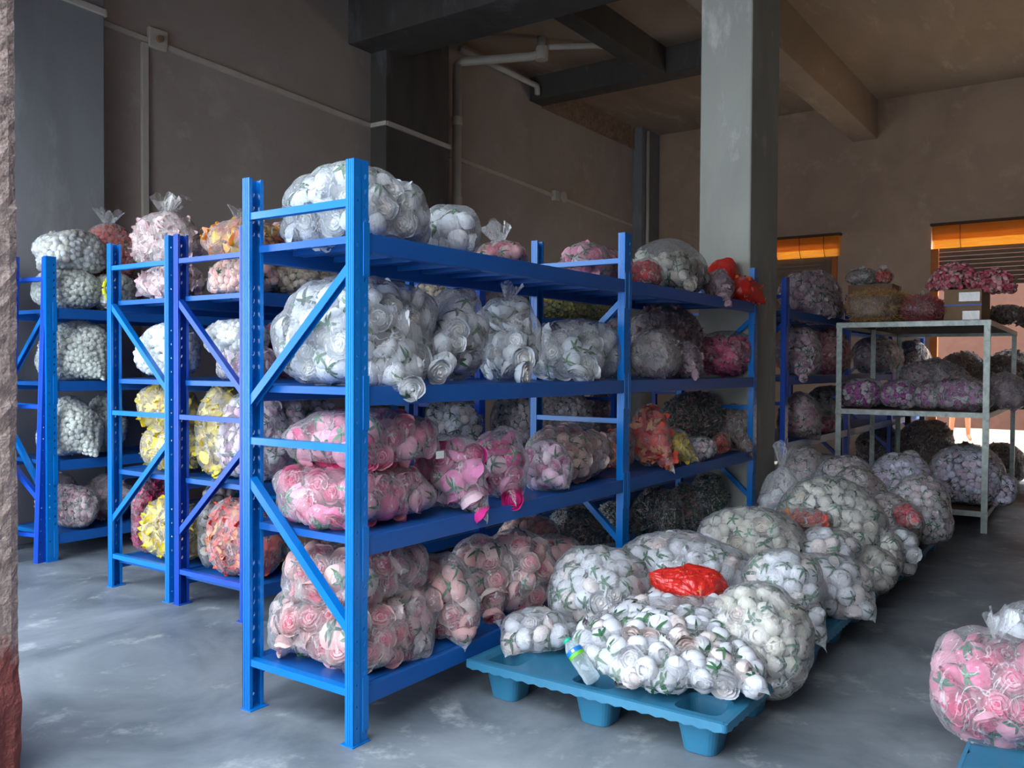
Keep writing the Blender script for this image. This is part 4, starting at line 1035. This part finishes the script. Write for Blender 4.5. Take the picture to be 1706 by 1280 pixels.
def carton(label, u0, u1, vt, xp, dx, zb, lines=False, taped=False):
    p0, p1 = at(u0, vt, 0, xp), at(u1, vt, 0, xp); w = p0[1]-p1[1]; h = (p0[2]+p1[2])/2-zb
    e = empty('cardboard_box', label, 'box', (xp, p1[1]+.0, zb), 0)
    MB().box(0, dx, 0, w, 0, h).build('carton', 'card', e, bevel=.003)
    if lines:
        for k in range(5): MB().box(-.0015, 0, w*.42, w*.86, h*(.80-.14*k), h*(.80-.14*k)+.008).build('printed_line', 'cardink', e)
    if taped:
        MB().box(-.0015, 0, w*.05, w*.5, h*.05, h*.32).build('packing_tape', 'tape', e); MB().box(-.0015, 0, w*.05, w*.6, h*.62, h*.9).build('packing_tape', 'tape', e)
        MB().box(-.0025, 0, 0, w, h*.48, h*.54).build('blue_strap', 'bluetape', e)
carton('tall brown cardboard box with printed lines on the metal table', 1413, 1487, 474, 6.6, .4, TZ, lines=True)
carton('taped cardboard box with a blue stripe under the pink flower bunches', 1573, 1636, 482, 5.95, .55, TZ, taped=True)
bag('clear crumpled bag lying on the tall cardboard box', 'grey_petal', 1412, 1462, 448, at(1440, 474, 0, 6.6)[2]+.01, X(6.75), film='film_haze')
bag('small red and clear bag on the right of the tall cardboard box', 'red_puff', 1458, 1488, 448, at(1440, 474, 0, 6.6)[2]+.01, X(6.75), tuft=.06, film='film')
bag('bag of straw coloured stems on the metal table', 'straw', 1420, 1522, 486, TZ, X(6.15), .24)
bag('bag of reddish stems on the metal table, left of the taped box', 'red_straw', 1512, 1572, 496, TZ, X(6.05), .18, tuft=.08)
# bunches of pink blossoms on the taped box
def bunch(label, u0, u1, v0, v1, xp, seed):
    rg = np.random.default_rng(seed); P = at((u0+u1)/2, v1, 0, xp); Z = (P-CAM)@Fw; a = (u1-u0)/2*Z/FPX; h = (v1-v0)*Z/FPX
    root = empty('flower_bunch', label, 'flowers', tuple(P))
    d = rg.normal(0, 1, (900, 3)); d /= np.linalg.norm(d, axis=1)[:, None]; d[:, 2] = np.abs(d[:, 2])
    pts = d*[.18, a, h]*rg.uniform(.75, 1.0, (900, 1)); keep = []
    for i in range(900):
        if all(((pts[i]-pts[k])**2).sum() > .026**2 for k in keep): keep.append(i)
    contents('blossoms', 'magenta' if False else 'rosy_rose', pts[keep], d[keep], rg, True, root, rs=.55)['kind'] = 'stuff'
    m = MB()
    for k in range(9): m.tube([(rg.normal(0, .02), rg.normal(0, .05), -.0), (rg.normal(0, .05), rg.normal(0, a*.5), h*.7)], .004, 6)
    m.build('stems', 'cardink', root)
bunch('bunch of pink blossoms spilling over the taped box, left', 1548, 1634, 438, 482, 6.15, 1)
bunch('bunch of pink blossoms spilling over the taped box, right', 1622, 1688, 448, 486, 6.2, 2)
# middle board
ZM = .958
bag('bag of purple pink roses at the left end of the middle table shelf', 'purple_rose', 1400, 1472, 628, ZM, X(5.85), film='film', fill=.85)
bag('bag of purple and pink roses second along the middle table shelf', 'purple_rose', 1466, 1530, 632, ZM, X(5.9), film='film', fill=.85)
bag('bag of dusky purple roses third along the middle table shelf', 'purple_rose', 1520, 1572, 635, ZM, X(5.9), film='film_haze')
bag('wide bag of dusky purple roses right of centre on the middle table shelf', 'purple_rose', 1556, 1650, 630, ZM, X(5.95), film='film_haze')
bag('bag of mauve petals at the right end of the middle table shelf', 'mauve', 1636, 1706, 622, ZM, X(6.3), film='film_haze')
bag('hazy mauve bag behind the purple roses on the middle table shelf', 'mauve', 1500, 1610, 598, ZM, X(6.9), film='film_haze')
# bottom board
bag('large bag of lilac white flowers on the bottom shelf of the metal table', 'lilac_bud', 1552, 1668, 742, .178, X(6.0))
bag('bag of lilac white flowers sticking out past the table leg', 'lilac_bud', 1634, 1694, 786, .178, X(6.0))
bag('bag of pinkish white flowers at the left of the bottom table shelf', 'pinkwhite_bud', 1490, 1570, 790, .178, X(5.9))
# dark sacks silhouetted near the back opening
for lb_, u0, u1, vt, zb, xp, st in (
        ('dark brown sack heap left of the bright doorway floor', 1500, 1590, 700, 0, 8.9, 'brown_mix'),
        ('low dark sack in front of the bright doorway floor', 1570, 1640, 738, 0, 8.8, 'brown_mix'),
        ('dark knotted sack right of the person in the yard', 1628, 1706, 738, 0, 9.2, 'brown_mix'),
        ('dark round sack near the left end of the doorway', 1430, 1520, 712, 0, 9.2, 'brown_mix'),
        ('dark mound of a sack on a stack seen over the table shelf', 1560, 1640, 588, .9, 9.4, 'brown_mix'),
        ('brown sack on a stack at the right edge beyond the table', 1640, 1720, 586, .9, 9.6, 'brown_mix'),
        ('dark grey sack at the right edge beyond the taped box', 1652, 1700, 508, 1.75, 8.1, 'brown_mix'),
        ('dark sack cut by the right edge of the photo', 1686, 1740, 512, 1.75, 8.3, 'brown_mix')):
    bag(lb_, st, u0, u1, vt, zb, X(xp), film='film_haze', cat='sack', name='sack', rs=1.2)
# stacks that carry the raised sacks: plain wooden bench
e = empty('work_bench', 'dark bench near the back opening carrying brown sacks', 'bench', (9.0, -2.4, 0))
MB().box(0, 1.0, 0, 2.4, .85, .895).build('bench_top', 'ply', e, bevel=.004)
for x in (.05, .95):
    for y in (.05, 2.35): MB().box(x-.03, x+.03, y-.03, y+.03, 0, .85).build('leg', 'ply', e)

# ------------------------------------------------------------------ person outside the back opening
def person():
    px = at(1597, 733, 2, 0); x0, y0 = 15.3, at(1598, 700, 0, 15.3)[1]
    root = empty('person', 'person in shorts bending over in the sunlit yard beyond the back opening', 'person', (x0, y0, 0), math.radians(15))
    J = {'pel': (0, 0, .95, .13), 'bel': (-.10, 0, 1.06, .125), 'che': (-.26, 0, 1.14, .14), 'nk': (-.38, 0, 1.20, .055), 'hd': (-.47, 0, 1.21, .085), 'tp': (-.55, 0, 1.22, .07),
         'hl': (0, .09, .88, .085), 'kl': (-.02, .11, .48, .055), 'al': (.02, .13, .09, .038), 'tl': (-.13, .15, .03, .03),
         'hr': (0, -.09, .88, .085), 'kr': (-.03, -.13, .48, .055), 'ar': (0, -.15, .09, .038), 'tr': (-.15, -.17, .03, .03),
         'sl': (-.32, .19, 1.16, .055), 'el': (-.36, .24, .88, .04), 'wl': (-.44, .22, .64, .028), 'fl': (-.47, .21, .56, .024),
         'sr': (-.32, -.19, 1.16, .055), 'er': (-.36, -.24, .88, .04), 'wr': (-.44, -.22, .64, .028), 'fr': (-.47, -.21, .56, .024)}
    E_ = [('pel', 'bel'), ('bel', 'che'), ('che', 'nk'), ('nk', 'hd'), ('hd', 'tp'), ('pel', 'hl'), ('hl', 'kl'), ('kl', 'al'), ('al', 'tl'), ('pel', 'hr'), ('hr', 'kr'), ('kr', 'ar'), ('ar', 'tr'),
          ('che', 'sl'), ('sl', 'el'), ('el', 'wl'), ('wl', 'fl'), ('che', 'sr'), ('sr', 'er'), ('er', 'wr'), ('wr', 'fr')]
    for s_ in (1, -1):
        w = 'fl' if s_ > 0 else 'fr'
        for k in range(5):
            nm = 'g%d%d' % (s_, k); J[nm] = (-.51+.018*k, s_*(.205-.004*k)+(.0 if k else .02*-s_), (.475 if k else .51)+(.01 if k in (1, 4) else 0), .009); E_.append((w, nm))
    def skin(names, edges, grow, mat, nm, lim=None):
        me = bpy.data.meshes.new(nm); ks = list(names); me.from_pydata([J[k][:3] for k in ks], [(ks.index(a), ks.index(b)) for a, b in edges], [])
        o = link(nm, me, root); md = o.modifiers.new('skin', 'SKIN'); md.use_smooth_shade = True
        for i, k in enumerate(ks):
            sv = me.skin_vertices[0].data[i]; sv.radius = (J[k][3]+grow, J[k][3]*(1.15 if k in ('pel', 'bel', 'che') else 1)+grow); sv.use_root = (i == 0)
        o.modifiers.new('sub', 'SUBSURF').levels = 2; o.modifiers['sub'].render_levels = 2
        me.materials.append(MT[mat]); return o
    for o in (1,):
        pass
    me_names = list(J)
    body = bpy.data.meshes.new('body')
    skin(me_names, E_, 0, 'skin', 'body')
    skin(['pel', 'bel', 'che', 'sl', 'sr'], [('pel', 'bel'), ('bel', 'che'), ('che', 'sl'), ('che', 'sr')], .014, 'cloth', 'shirt')
    J['ml'] = (-.01, .10, .62, .078); J['mr'] = (-.015, -.115, .62, .078)
    skin(['pel', 'hl', 'ml', 'hr', 'mr'], [('pel', 'hl'), ('hl', 'ml'), ('pel', 'hr'), ('hr', 'mr')], .012, 'shorts', 'shorts')
    v, q = CS[10]; hv = v*[.10, .095, .10]+[-.50, 0, 1.255]; link('hair', np_mesh('hair', hv[:], q, 'hair'), root)
    for s_ in (1, -1):
        v2, q2 = CS[5]; link('eye', np_mesh('eye', v2*[.008, .014, .008]+[-.545, s_*.035, 1.15], q2, 'hair'), root)
    v2, q2 = CS[5]; link('nose', np_mesh('nose', v2*[.02, .013, .02]+[-.535, 0, 1.12], q2, 'skin'), root)
person()
